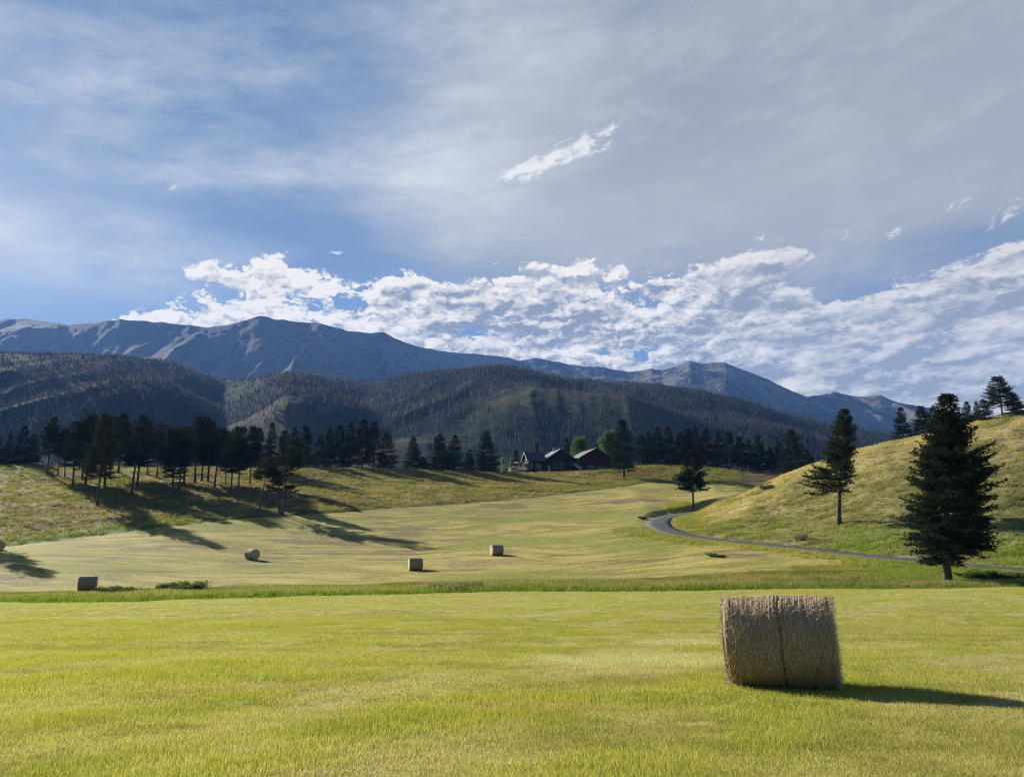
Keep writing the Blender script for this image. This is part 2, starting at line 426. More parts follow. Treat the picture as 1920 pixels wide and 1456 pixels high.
# ------------------------------------------------------------------ grass
def tuft_mesh(name, n, rad, hmin, hmax, w, mat, lean=.5, seed=0):
    g = np.random.default_rng(seed)
    r = rad * np.sqrt(g.random(n)); a = g.random(n) * 2 * np.pi
    bx = r * np.cos(a); by = r * np.sin(a); h = hmin + (hmax - hmin) * g.random(n) ** 1.3
    la = g.random(n) * 2 * np.pi; ln = h * lean * g.random(n) ** .8
    fa = g.random(n) * np.pi; wx = np.cos(fa) * w * (.6 + .7*g.random(n)); wy = np.sin(fa) * w * (.6 + .7*g.random(n))
    V = np.zeros((n, 5, 3))
    V[:, 0] = np.stack([bx - wx/2, by - wy/2, np.full(n, -.02)], 1); V[:, 1] = np.stack([bx + wx/2, by + wy/2, np.full(n, -.02)], 1)
    mx_ = bx + np.cos(la)*ln*.35; my_ = by + np.sin(la)*ln*.35
    V[:, 2] = np.stack([mx_ + wx*.38, my_ + wy*.38, h*.58], 1); V[:, 3] = np.stack([mx_ - wx*.38, my_ - wy*.38, h*.58], 1)
    V[:, 4] = np.stack([bx + np.cos(la)*ln, by + np.sin(la)*ln, h], 1)
    i = np.arange(n)[:, None] * 5
    me = mesh_np(name, V.reshape(-1, 3), tris=i + np.array([[3, 2, 4]]), quads=i + np.array([[0, 1, 2, 3]]), mats=[mat])
    rv = np.repeat(g.random(n), 5); hv = np.tile([0, 0, .55, .55, 1.], n)
    a = me.attributes.new('blade', 'FLOAT_COLOR', 'POINT')
    a.data.foreach_set('color', np.stack([rv, hv, rv, np.ones_like(rv)], 1).astype(np.float32).ravel())
    return me
def grass_material(name, gain=1.0, trans=.45):
    m = bpy.data.materials.new(name); m.use_nodes = True; nt = m.node_tree
    nt.nodes.remove(nt.nodes['Principled BSDF']); out = nt.nodes['Material Output']
    c = attr(nt, 'tint', 'INSTANCER'); b = sep(nt, attr(nt, 'blade'))
    v = mixc(nt, b[0], (.38*gain, .44*gain, .36*gain), (1.75*gain, 1.62*gain, 1.9*gain))
    dry = b[0].ss(.84, .86)
    col = mulc(nt, c, v); col = mixc(nt, dry * .7, col, (.40*gain, .34*gain, .17*gain))
    d = nt.nodes.new('ShaderNodeBsdfDiffuse'); link(nt, col, d.inputs['Color'])
    t = nt.nodes.new('ShaderNodeBsdfTranslucent'); link(nt, mulc(nt, col, (1.1, 1.2, .6)), t.inputs['Color'])
    ms = nt.nodes.new('ShaderNodeMixShader'); ms.inputs[0].default_value = trans
    nt.links.new(d.outputs[0], ms.inputs[1]); nt.links.new(t.outputs[0], ms.inputs[2]); nt.links.new(ms.outputs[0], out.inputs['Surface'])
    return m
def scatter(name, P, T, scl, meshes, label, cat):
    """one stuff object: points carrying a tint, a tuft of blades standing on each"""
    n = len(P)
    me = mesh_np(name + '_points', P)
    a = me.attributes.new('tint', 'FLOAT_COLOR', 'POINT'); a.data.foreach_set('color', np.concatenate([T, np.ones((n, 1))], 1).astype(np.float32).ravel())
    a = me.attributes.new('rot', 'FLOAT_VECTOR', 'POINT'); rr = np.zeros((n, 3)); rr[:, 2] = rng.random(n) * 6.283; a.data.foreach_set('vector', rr.astype(np.float32).ravel())
    a = me.attributes.new('scl', 'FLOAT_VECTOR', 'POINT'); a.data.foreach_set('vector', np.asarray(scl, np.float32).ravel())
    col = bpy.data.collections.new(name + '_tufts')
    for k, mm in enumerate(meshes): col.objects.link(bpy.data.objects.new(name + '_tuft', mm))
    o = obj(name, me); tag(o, label, cat, kind='stuff')
    g = bpy.data.node_groups.new(name, 'GeometryNodeTree')
    g.interface.new_socket('Geometry', in_out='INPUT', socket_type='NodeSocketGeometry'); g.interface.new_socket('Geometry', in_out='OUTPUT', socket_type='NodeSocketGeometry')
    gi = g.nodes.new('NodeGroupInput'); go = g.nodes.new('NodeGroupOutput'); ip = g.nodes.new('GeometryNodeInstanceOnPoints')
    ci = g.nodes.new('GeometryNodeCollectionInfo'); ci.inputs['Collection'].default_value = col; ci.inputs['Separate Children'].default_value = True; ci.inputs['Reset Children'].default_value = True
    def at(nm):
        q = g.nodes.new('GeometryNodeInputNamedAttribute'); q.data_type = 'FLOAT_VECTOR'; q.inputs['Name'].default_value = nm; return q.outputs[0]
    g.links.new(gi.outputs[0], ip.inputs['Points']); g.links.new(ci.outputs[0], ip.inputs['Instance']); ip.inputs['Pick Instance'].default_value = True
    g.links.new(at('rot'), ip.inputs['Rotation']); g.links.new(at('scl'), ip.inputs['Scale']); g.links.new(ip.outputs[0], go.inputs[0])
    md = o.modifiers.new('tufts', 'NODES'); md.node_group = g
    return o
GM = grass_material('grass_blades', 1.15)
def samp(n, u0, u1, y0, y1):
    y = np.sqrt(rng.random(n) * (y1**2 - y0**2) + y0**2); u = u0 + (u1 - u0) * rng.random(n); return u * y, y
def near_grass():
    meshes = [tuft_mesh('grass_tuft', 40, .17, .025, .085, .005, GM, .8, 100 + k) for k in range(5)]
    X, Y, Sc = [], [], []
    for n, y0, y1, s, sw in ((17000, 4.2, 11, .72, 1), (22000, 11, 22, .95, 1.3), (24000, 22, 38, 1.35, 1.5), (24000, 38, 68, 2.0, 1.6)):
        x, y = samp(n, -.80, .80, y0, y1); X.append(x); Y.append(y); Sc.append(np.stack([np.full(n, s), np.full(n, s), np.full(n, .75 + .13 * sw)], 1))
    X = np.concatenate(X); Y = np.concatenate(Y); Sc = np.concatenate(Sc)
    u, A = regions(X, Y)[:2]
    k = Y < A - .3
    # the bale stands on flattened grass
    bx, by = BALE[0], BALE[1]
    dx = (X - bx) * math.cos(BALE_RZ) + (Y - by) * math.sin(BALE_RZ); dy = -(X - bx) * math.sin(BALE_RZ) + (Y - by) * math.cos(BALE_RZ)
    k &= ~((abs(dx) < .78) & (abs(dy) < .22))
    X, Y, Sc = X[k], Y[k], Sc[k]
    hv = .50 + .7 * fbm(X / 1.2, Y / .8, 3, 301) + .40 * sst(.42, .66, fbm((X * .80 - Y * .60) / 1.7 + 3, (X * .60 + Y * .80) / 4.2, 4, 62)); Sc[:, 2] *= .82 * hv * (.8 + .4 * rng.random(len(X)))
    P = np.stack([X, Y, H(X, Y)], 1); T = tint(X, Y)
    scatter('mown_grass', P, T, Sc, meshes, 'short yellow-green mown hay grass covering the near field', 'grass')
def tall_grass():
    meshes = [tuft_mesh('tall_tuft', 26, .32, .18, .62, .022, GM, .45, 200 + k) for k in range(5)]
    x, y = samp(60000, -.80, .80, 55, 84); u, A, B, D, E, G, Mb, wob = regions(x, y)
    rd, _ = road_d(x, y)
    k = (y > A + .25) & (y < np.where(u > .36, D + 0, B)) & (rd > RHW + .3)
    x, y = x[k], y[k]; t = np.clip((y - A[k]) / (B[k] - A[k]), 0, 1)
    sc = np.stack([np.ones_like(x), np.ones_like(x), (.50 + .45 * rng.random(len(x)) ** 2) * (1 - .5 * sst(.35, .9, t)) * (.6 + .8 * fbm(x / 5, y / 5, 2, 401))], 1)
    scatter('border_grass', np.stack([x, y, H(x, y)], 1), tint(x, y), sc, meshes, 'strip of tall unmown grass between the near field and the far field', 'grass')
    # embankment below the road and verge
    x, y = samp(60000, .10, .80, 80, 172); rd, _ = road_d(x, y); u, A, B, D, E, G, Mb, wob = regions(x, y)
    low = y < np.interp(u, *ROADU)
    k = (rd > RHW + .25) & (rd < 10.0) & low & (rng.random(len(x)) < sst(10, 3.5, rd))
    x, y = x[k], y[k]
    sc = np.stack([np.ones_like(x)] * 2 + [(.22 + .3 * rng.random(len(x))) * (1 + 1.2 * sst(4.5, 7, rd[k]))], 1)
    scatter('roadside_grass', np.stack([x, y, H(x, y)], 1), tint(x, y), sc, meshes, 'rough tall grass on the bank below the driveway', 'grass')
    # hillside on the right
    x, y = samp(90000, .20, .80, 78, 175); rd, _ = road_d(x, y); u = x / y
    E = line_at(9, u)
    k = (rd > RHW + .2) & (y > np.interp(u, *ROADU)) & (y < E + 5) & (rng.random(len(x)) < .25 + .75 * sst(.4, .6, fbm(x / 2.5, y / 1.6, 3, 411)))
    x, y = x[k], y[k]
    sc = np.stack([1.1 * np.ones_like(x)] * 2 + [.35 + .5 * rng.random(len(x))], 1)
    scatter('hillside_grass', np.stack([x, y, H(x, y)], 1), tint(x, y), sc, meshes, 'tussocky pale grass over the hillside above the driveway', 'grass')
    # bank on the left
    x, y = samp(90000, -.82, .30, 112, 262); u, A, B, D, E, G, Mb, wob = regions(x, y)
    k = (y > Mb + .3) & (y < G + 3) & (rng.random(len(x)) < .3 + .7 * sst(.4, .6, fbm(x / 3.5, y / 2.2, 3, 421)))
    x, y = x[k], y[k]
    sc = np.stack([1.5 * np.ones_like(x)] * 2 + [.45 + .75 * rng.random(len(x))], 1)
    scatter('bank_grass', np.stack([x, y, H(x, y)], 1), tint(x, y), sc, meshes, 'dry brown and green unmown grass on the bank below the grove', 'grass')
o_ = RP[:, 0] / RP[:, 1]; _s = RP[:, 1] < 133; _i = np.argsort(o_[_s]); ROADU = (o_[_s][_i], RP[:, 1][_s][_i])

# ------------------------------------------------------------------ bales
HAY, hnt, hb = mat_new('hay')
def hay_mat():
    nt, b = hnt, hb
    v = objco(nt); x, y, z = sep(nt, v)
    ang = y.f('ARCTAN2', z); rad = (y*y + z*z).f('SQRT')
    side = comb(nt, x * 60.0, ang * 1.2, 0.0)
    st = noise(nt, side, 2.2, 3, .6)                                  # strands of net round the roll
    w = x * 2 * math.pi / .026
    net = (w + noise(nt, comb(nt, x*3.0, ang*2.0), 2.0, 2, .5) * 3.0).f('SINE') * .5 + .5
    straw = noise(nt, comb(nt, x * 55.0, ang * 9.0, rad * 20.0), 1.6, 6, .75) * .6 + noise(nt, vmul(nt, v, (40, 50, 50)), 1.6, 4, .75) * .4
    big = noise(nt, vmul(nt, v, (1.6, 1, 1)), 2.4, 4, .6)
    c = mixc(nt, straw.ss(.34, .66), (.040, .021, .010), (.50, .345, .18))
    c = mixc(nt, big.ss(.35, .7) * .45, c, (.16, .11, .07))
    lines = (net.ss(.72, .98) * st.ss(.38, .60))
    c = mixc(nt, lines * .52, c, (.84, .73, .56))
    seam = ((x - .060 - (noise(nt, comb(nt, ang * 2.0, 0.0), 1.5, 3, .6) - .5) * .05).f('ABSOLUTE')).ss(.017, .005)
    c = mixc(nt, seam * (noise(nt, comb(nt, ang * 9.0, x * 20.0), 1.0, 3, .6).ss(.38, .6)) * .8, c, (.045, .040, .018))
    link(nt, c, b.inputs['Base Color']); b.inputs['Roughness'].default_value = .85
    bump(nt, b, straw + net * .25, .7, .02)
hay_mat()
SPK, snt, sb = mat_new('hay_end')
def end_mat():
    nt, b = snt, sb
    v = objco(nt); x, y, z = sep(nt, v); rad = (y*y + z*z).f('SQRT'); ang = y.f('ARCTAN2', z)
    n = noise(nt, comb(nt, rad * 40.0, ang * 3.0, 0.0), 1.5, 6, .7)
    c = mixc(nt, n.ss(.3, .7), (.16, .12, .07), (.62, .52, .34)); link(nt, c, b.inputs['Base Color']); bump(nt, b, n, .8, .03)
end_mat()
STR = simple('straw', (.52, .43, .27), .7, .35, 5)
def bale_mesh(L, Rr, nx, na, seed, strands, detail=True):
    g = np.random.default_rng(seed)
    xs = np.linspace(-L/2, L/2, nx); an = np.linspace(0, 2*np.pi, na, endpoint=False)
    X, A = np.meshgrid(xs, an, indexing='ij')
    rr = Rr + .018 * (fbm(X * 3 + 5, A * 1.3, 3, seed) - .5)
    if detail:
        rr = rr + .008 * (vn(X / .030, A * .8, seed + 3) - .5) + .018 * (fbm(X / .05, A * 22, 4, seed + 5) - .5)
        rr = rr - .050 * sst(.05, -L * .5, X)
        gap = .055 + .012 * np.sin(A * 2) + .03 * (vn(A * 5, A * 0, seed + 15) - .5)
        rr = rr - .055 * np.exp(-((X - gap) / .014) ** 2) * (.6 + .4 * vn(A * 6, A * 0, seed + 9))
        rr = rr + .030 * (fbm(X * 1.4, A * .6, 2, seed + 11) - .5)
    rr = rr - .055 * np.exp(-((np.abs(X) - L/2) / .05) ** 2)
    Yv = rr * np.sin(A); Zv = rr * np.cos(A)
    flat = np.maximum(Zv, -Rr * .955)                      # sits a little flattened
    V = np.stack([X, Yv, flat], 2).reshape(-1, 3)
    i = (np.arange(nx-1)[:, None] * na + np.arange(na)[None]).ravel(); j = (np.arange(nx-1)[:, None] * na + (np.arange(na)[None] + 1) % na).ravel()
    Q = np.stack([i, i + na, j + na, j], 1)
    body = (V, Q)
    # end discs
    nr = 10 if not detail else 40
    ends = []
    for s in (-1, 1):
        rad = np.linspace(0.02, 1, nr); P = []
        edge = V[(0 if s < 0 else nx - 1) * na:][:na]
        for q in rad:
            e = edge * 1.0; e[:, 1] = edge[:, 1] * q; e[:, 2] = edge[:, 2] * q
            e[:, 0] = s * (L/2 + .02 * (1 - q) + (.05 * (fbm(e[:, 1] / .04, e[:, 2] / .04, 3, seed + 20) - .5) if detail else 0) * (1 if q < .98 else 0))
            P.append(e)
        P = np.concatenate(P); ii = (np.arange(nr-1)[:, None] * na + np.arange(na)[None]).ravel(); jj = (np.arange(nr-1)[:, None] * na + (np.arange(na)[None] + 1) % na).ravel()
        q4 = np.stack([ii, jj, jj + na, ii + na], 1)
        if s > 0: q4 = q4[:, ::-1]
        ends.append((P, q4))
    # loose straws: thin slivers lying on and poking out of the roll
    n = strands; fr = g.random(n)
    a = g.random(n) * 2 * np.pi; x = (g.random(n) - .5) * L * 1.0
    rim = fr < .26; sgn = np.where(g.random(n) < .5, -1, 1); x[rim] = (sgn * (L/2 - .05 * g.random(n)))[rim]
    endf = fr > .93; x[endf] = (sgn * (L/2 + .01))[endf]
    r0 = np.full(n, Rr - .012); r0[endf] = Rr * np.sqrt(g.random(n))[endf]
    base = np.stack([x, r0 * np.sin(a), np.maximum(r0 * np.cos(a), -Rr*.95)], 1)
    rd = np.stack([np.zeros(n), np.sin(a), np.cos(a)], 1); tg = np.stack([np.zeros(n), np.cos(a), -np.sin(a)], 1); ax = np.stack([np.ones(n), 0*a, 0*a], 1)
    d = rd * (.02 + .12 * g.random(n))[:, None] + tg * g.normal(0, .9, n)[:, None] + ax * g.normal(0, .45, n)[:, None]
    d[rim] = (ax * sgn[:, None] * (.4 + .6*g.random(n))[:, None] + rd * g.normal(.15, .35, n)[:, None] + tg * g.normal(0, .7, n)[:, None])[rim]
    d[endf] = (ax * sgn[:, None] * (.5 + .6*g.random(n))[:, None] + tg * g.normal(0, .6, n)[:, None] + rd * g.normal(0, .5, n)[:, None])[endf]
    d /= np.linalg.norm(d, axis=1)[:, None]
    ln = (.04 + .08 * g.random(n) ** 2)[:, None]; side = np.cross(d, g.normal(0, 1, (n, 3))); side /= np.linalg.norm(side, axis=1)[:, None]; side *= .0024
    T = np.stack([base - side, base + side, base + d * ln + side * .5, base + d * ln - side * .5], 1).reshape(-1, 3)
    return body, ends, (T, np.arange(n)[:, None] * 4 + np.array([[0, 1, 2, 3]]))
def shear(V, k):                                          # slumped roll: leans a little along its axis
    V = V.copy(); V[:, 0] -= k * V[:, 2]; return V
def make_bale(loc, rz, mesh, label, tilt=0.0, k=0.0):
    t = empty('hay_bale', loc, rz); t.rotation_euler = (0, tilt, rz)
    tag(t, label, 'hay bale', 'round hay bales lying in the fields')
    for nm, me in mesh:
        o = obj(nm, me, t)
        o.location = (0, 0, .715)
    return t
def bale_set(L, Rr, nx, na, seed, strands, detail, k):
    body, ends, st = bale_mesh(L, Rr, nx, na, seed, strands, detail)
    out = [('hay_roll', mesh_np('hay_roll', shear(body[0], k), quads=body[1], smooth=True, mats=[HAY]))]
    for e in ends: out.append(('bale_end', mesh_np('bale_end', shear(e[0], k), quads=e[1], smooth=True, mats=[SPK])))
    out.append(('loose_straw', mesh_np('loose_straw', shear(st[0], k), quads=st[1], mats=[STR])))
    return out
_b = place(1470, 1291); BALE_RZ = R(-21.5)
dn = math.hypot(_b[0], _b[1]); BALE = (_b[0] * (1 + .30/dn), _b[1] * (1 + .30/dn), 0); BALE = (BALE[0], BALE[1], Hs(BALE[0], BALE[1]))
def bales():
    m = bale_set(1.72, .75, 520, 420, 3, 9000, True, .022)
    b = make_bale((BALE[0], BALE[1], BALE[2] - .015), BALE_RZ, m, 'large round hay bale in net wrap in the near field, its dark side facing', tilt=R(-1.2))
    m2 = bale_set(1.62, .75, 40, 64, 9, 900, False, .0)
    for (px, py, rz, lab) in ((160,1108,R(24),'round hay bale at the left end of the tall grass strip beside the leafy weeds'),
                              (471,1049,R(-38),'round hay bale in the far field just below the tips of the grove shadow'),
                              (778,1069,R(16),'round hay bale standing in the middle of the far field, nearer of the central two'),
                              (931,1041,R(22),'round hay bale beside the bare brown patch left of the driveway curve'),
                              (-6,1032,R(-50),'round hay bale cut off by the left edge at the bank foot')):
        p = place(px, py); 
        if not b: pass
        make_bale((p[0], p[1] + .3, Hs(p[0], p[1] + .3) - .02), rz, m2, lab)
bales(); near_grass(); tall_grass()

# ------------------------------------------------------------------ trees
def needle_mat(name, a, b_, sc=1.2, tr=.18):
    m = bpy.data.materials.new(name); m.use_nodes = True; nt = m.node_tree
    nt.nodes.remove(nt.nodes['Principled BSDF']); out = nt.nodes['Material Output']
    v = objco(nt); n = noise(nt, v, sc, 4, .7)
    oi = nt.nodes.new('ShaderNodeObjectInfo'); rnd = S(nt, oi.outputs['Random'])
    c = mixc(nt, (n + (rnd - .5) * .25).ss(.32, .70), a, b_)
    d = nt.nodes.new('ShaderNodeBsdfDiffuse'); link(nt, c, d.inputs['Color'])
    t = nt.nodes.new('ShaderNodeBsdfTranslucent'); link(nt, c, t.inputs['Color'])
    ms = nt.nodes.new('ShaderNodeMixShader'); ms.inputs[0].default_value = tr
    nt.links.new(d.outputs[0], ms.inputs[1]); nt.links.new(t.outputs[0], ms.inputs[2]); nt.links.new(ms.outputs[0], out.inputs['Surface'])
    return m
NEEDLE = needle_mat('pine_needles', (.018, .028, .017), (.050, .066, .028))
FIRN = needle_mat('fir_needles', (.016, .026, .017), (.046, .062, .030))
LEAF = needle_mat('broad_leaves', (.055, .095, .020), (.13, .18, .04), .9, .4)
LEAFY = needle_mat('young_leaves', (.17, .24, .04), (.30, .36, .07), .9, .45)
SAGE = needle_mat('sage_leaves', (.13, .15, .08), (.24, .25, .15), .9, .3)
WEED = needle_mat('weed_leaves', (.08, .125, .028), (.16, .215, .055), .9, .4)
BARK = simple('bark', (.085, .066, .052), .9, .4, 4, bmp=.5)
PALE = simple('pale_bark', (.30, .28, .24), .8, .35, 4, bmp=.3)
def tube_np(path, rad, n=7):
    path = np.asarray(path, float); rad = np.asarray(rad, float); k = len(path)
    d = np.gradient(path, axis=0); d /= np.linalg.norm(d, axis=1)[:, None] + 1e-9
    ref = np.where(np.abs(d[:, 2:3]) > .9, np.array([[1., 0, 0]]), np.array([[0, 0, 1.]]))
    a = np.cross(d, ref); a /= np.linalg.norm(a, axis=1)[:, None] + 1e-9; b = np.cross(d, a)
    t = np.linspace(0, 2*np.pi, n, endpoint=False)
    V = path[:, None] + rad[:, None, None] * (a[:, None] * np.cos(t)[None, :, None] + b[:, None] * np.sin(t)[None, :, None])
    i = (np.arange(k-1)[:, None] * n + np.arange(n)[None]).ravel(); j = (np.arange(k-1)[:, None] * n + (np.arange(n)[None] + 1) % n).ravel()
    return V.reshape(-1, 3), np.stack([i, j, j + n, i + n], 1)
def join(parts):
    V, Q, o = [], [], 0
    for v, q in parts: V.append(v); Q.append(q + o); o += len(v)
    return np.concatenate(V), np.concatenate(Q)
def conifer(seed, Ht=15., cb=.3, W=3., kind='pine', dens=1.0, asym=None, lean=(0, 0), dead=8, trunk_r=.2, stems=1, tl=.34, tw=.085, nn=5, gap=0.0):
    g = np.random.default_rng(seed); wood = []; TP = []; TD = []
    for st in range(stems):
        off = np.array([0, 0, 0.]) if stems == 1 else np.array([(-.6 if st == 0 else .6), 0, 0])
        hh = Ht * (1 - .12 * st)
        zz = np.linspace(0, 1, 14); wob = g.normal(0, .10, (14, 2)).cumsum(0) * .4 * Ht / 15
        px = lean[0] * zz ** 1.2 * Ht + wob[:, 0] * zz + off[0] * sst(0, .12, zz); py = lean[1] * zz * Ht + wob[:, 1] * zz
        path = np.stack([px, py, zz * hh - .3 * (zz == 0)], 1)
        rad = trunk_r * ((1 - zz) ** .85 * .95 + .03) * (1 + .5 * np.exp(-zz * 40))
        wood.append(tube_np(path, rad, 9))
        def at(h): return np.array([np.interp(h, path[:, 2], path[:, 0]), np.interp(h, path[:, 2], path[:, 1]), h])
        nb = int(Ht * 8.5 * dens); hn = g.random() * 100
        for b in range(nb + dead):
            isdead = b >= nb
            s = g.random() ** (.85 if kind == 'fir' else .9)       # 0 crown base .. 1 top
            if isdead: h = hh * cb * (.5 + .6 * g.random()); s = 0
            else: h = hh * (cb + (1 - cb) * s * .985)
            az = g.random() * 2 * np.pi
            if kind == 'fir': prof = (1 - s) ** .78 * (.72 + .28 * min(1, s * 7)) + .035
            elif kind == 'round': prof = math.sqrt(max(0, 1 - (2 * s - .9) ** 2 / 1.25)) * .95 + .05
            else: prof = (1 - s) ** .60 * (.66 + .34 * min(1, s * 3.5)) * (.9 + .1 * math.cos(6 * s)) + .05
            irr = (.62 if kind == 'fir' else .48) + (.78 if kind == 'fir' else 1.05) * float(fbm(np.array([az * 1.1 + hn]), np.array([h * .55]), 3, seed))
            if gap and float(vn(np.array([az * 1.3]), np.array([h * .7 + hn]), seed + 7)) < gap: continue
            L = W * prof * irr * (.78 + .34 * g.random())
            if asym: L *= asym(az, s)
            if isdead: L = W * .45 * g.random() + .3
            if L < .12: continue
            el = (R(35) * s + R(-6) * (1 - s)) if kind == 'fir' else (R(48) * s + R(2) * (1 - s))
            el += g.normal(0, .12)
            p0 = at(h); dh = np.array([math.cos(az), math.sin(az), 0]); nseg = 6; t = np.linspace(0, 1, nseg)
            up = .16 if kind == 'fir' else .22
            bp = p0 + dh * (L * t)[:, None] * math.cos(el) + np.array([0, 0, 1.]) * (L * (math.sin(el) * t - (.20 * t * (1 - s)) + up * t ** 2.4))[:, None]
            bp[1:, :] += g.normal(0, .04 * L, (nseg - 1, 3)) * np.array([1, 1, .6])
            br = (.012 + .011 * L) * (1 - .8 * t); wood.append(tube_np(bp, br * (.7 if isdead else 1), 4))
            if isdead: continue
            sd_ = np.array([-math.sin(az), math.cos(az), 0])
            nt_ = max(3, int(L / .24)); tt = np.linspace(.16 if kind == 'fir' else .30, 1, nt_)
            for q in tt:
                c0 = np.array([np.interp(q, t, bp[:, i]) for i in range(3)])
                tlen = (.42 * L * (1 - q) + .24) * (.7 + .6 * g.random())
                for sg in (-1, 1):
                    d = dh * .55 + sd_ * sg * (.85 + .2 * g.normal()) + np.array([0, 0, g.normal(.05 if kind == 'fir' else .22, .18)])
                    d /= np.linalg.norm(d); k = max(1, int(tlen / .23))
                    for e in range(k):
                        TP.append(c0 + d * tlen * (e + .6) / k); TD.append(d)
            TP.append(bp[-1]); TD.append(dh)
        for e in range(10): TP.append(at(hh * (1 - .008 * e)) + g.normal(0, .05, 3)); TD.append(np.array([0, 0, 1.]))
    P = np.array(TP); D = np.array(TD); n = len(P)
    P = P + g.normal(0, .05, P.shape)
    Pn = np.repeat(P, nn, 0); Dn = np.repeat(D, nn, 0) + g.normal(0, .55 if kind == 'fir' else .72, (n * nn, 3)); Dn /= np.linalg.norm(Dn, axis=1)[:, None]
    ln = tl * (.6 + .7 * g.random(n * nn))[:, None]
    sv = np.cross(Dn, g.normal(0, 1, (n * nn, 3))); sv /= np.linalg.norm(sv, axis=1)[:, None] + 1e-9; sv *= tw * .5 * (.7 + .6 * g.random((n * nn, 1)))
    V = np.stack([Pn - Dn * ln * .3 - sv * .5, Pn + Dn * ln * .2 + sv, Pn + Dn * ln, Pn + Dn * ln * .15 - sv], 1).reshape(-1, 3)
    Q = np.arange(n * nn)[:, None] * 4 + np.array([[0, 1, 2, 3]])
    return join(wood), (V, Q)
def broadleaf(seed, Ht, W, cb=.2, n=9000, leaf=.28, narrow=False):
    g = np.random.default_rng(seed); wood = []
    zz = np.linspace(0, 1, 10); path = np.stack([g.normal(0, .05, 10).cumsum() * zz, g.normal(0, .05, 10).cumsum() * zz, zz * Ht * .9 - .2 * (zz == 0)], 1)
    wood.append(tube_np(path, Ht * .014 * (1 - .9 * zz) + .01, 8)); CP = []
    for b in range(46 if not narrow else 26):
        s = g.random(); h = Ht * (cb + (.93 - cb) * s); az = g.random() * 6.283
        prof = (math.sin(math.pi * min(1, .18 + .80 * s)) ** .6)
        L = W * prof * (.55 + .5 * g.random()); el = R(35 + 25 * g.random()) if not narrow else R(60)
        p0 = np.array([np.interp(h, path[:, 2], path[:, 0]), np.interp(h, path[:, 2], path[:, 1]), h * .9])
        t = np.linspace(0, 1, 5); bp = p0 + (np.array([math.cos(az), math.sin(az), 0]) * math.cos(el) + np.array([0, 0, math.sin(el) * .6])) * (L * 1.1 * t)[:, None]
        wood.append(tube_np(bp, (.02 + .012 * L) * (1 - .8 * t), 4))
        for e in range(5): CP.append((bp[1 + min(e, 3)] + g.normal(0, .25 * W * .3, 3), W * (.14 + .14 * g.random())))
    cen = np.array([c[0] for c in CP]); rr = np.array([c[1] for c in CP]); idx = g.integers(0, len(cen), n)
    dr = g.normal(0, 1, (n, 3)); dr /= np.linalg.norm(dr, axis=1)[:, None]
    P = cen[idx] + dr * (rr[idx] * (.5 + .6 * g.random(n)))[:, None]
    a = g.normal(0, 1, (n, 3)); a /= np.linalg.norm(a, axis=1)[:, None]; b = np.cross(a, g.normal(0, 1, (n, 3))); b /= np.linalg.norm(b, axis=1)[:, None]
    a *= leaf * .5 * (.6 + .8 * g.random((n, 1))); b *= leaf * .32
    V = np.stack([P - a, P + b, P + a, P - b], 1).reshape(-1, 3)
    return join(wood), (V, np.arange(n)[:, None] * 4 + np.array([[0, 1, 2, 3]]))
def tree_meshes(data, leafm, bark=BARK):
    return (mesh_np('trunk', data[0][0], quads=data[0][1], smooth=True, mats=[bark]), mesh_np('crown', data[1][0], quads=data[1][1], mats=[leafm]))
PROTO = {}
def protos():
    for k in range(6): PROTO['pine%d' % k] = (tree_meshes(conifer(20 + k, 15, (.34, .30, .40, .30, .45, .26)[k], (2.9, 3.3, 2.3, 3.6, 2.0, 3.1)[k], ('pine', 'pine', 'round', 'pine', 'pine', 'round')[k], 1.5, trunk_r=.19, dead=16, gap=.20, tl=.27, tw=.062, nn=6, lean=((.02,-.03,.05,0,.03,-.04)[k], 0)), NEEDLE), 15, (2.9, 3.3, 2.3, 3.6, 2.0, 3.1)[k])
    for k in range(6): PROTO['fir%d' % k] = (tree_meshes(conifer(40 + k, 15, (.04, .07, .03, .10, .05, .12)[k], (2.9, 2.5, 3.3, 2.2, 3.7, 2.7)[k], ('fir', 'fir', 'fir', 'pine', 'fir', 'pine')[k], 1.5, trunk_r=.2, dead=2, gap=.08, tl=.28, tw=.065, nn=6), FIRN), 15, (2.9, 2.5, 3.3, 2.2, 3.7, 2.7)[k])
    PROTO['tuftpine'] = (tree_meshes(conifer(70, 15, .30, 3.4, 'round', .50, trunk_r=.2, stems=2, dead=30, gap=.42, tl=.28, tw=.065), NEEDLE), 15, 3.4)
    PROTO['leanpine'] = (tree_meshes(conifer(72, 12, .40, 2.2, 'round', .6, trunk_r=.14, lean=(.16, 0), dead=14, gap=.34), NEEDLE), 12, 2.2)
    PROTO['leaf0'] = (tree_meshes(broadleaf(81, 13, 4.2, .12, 9000, .38), LEAF), 13, 4.2)
    PROTO['leaf1'] = (tree_meshes(broadleaf(82, 13, 5.0, .15, 9000, .38), LEAF), 13, 5.0)
    PROTO['young0'] = (tree_meshes(broadleaf(83, 6, 1.0, .12, 2600, .22, True), LEAFY, PALE), 6, 1.0)
    PROTO['young1'] = (tree_meshes(broadleaf(84, 6, 1.0, .10, 2200, .22, True), LEAFY, PALE), 6, 1.0)
protos()
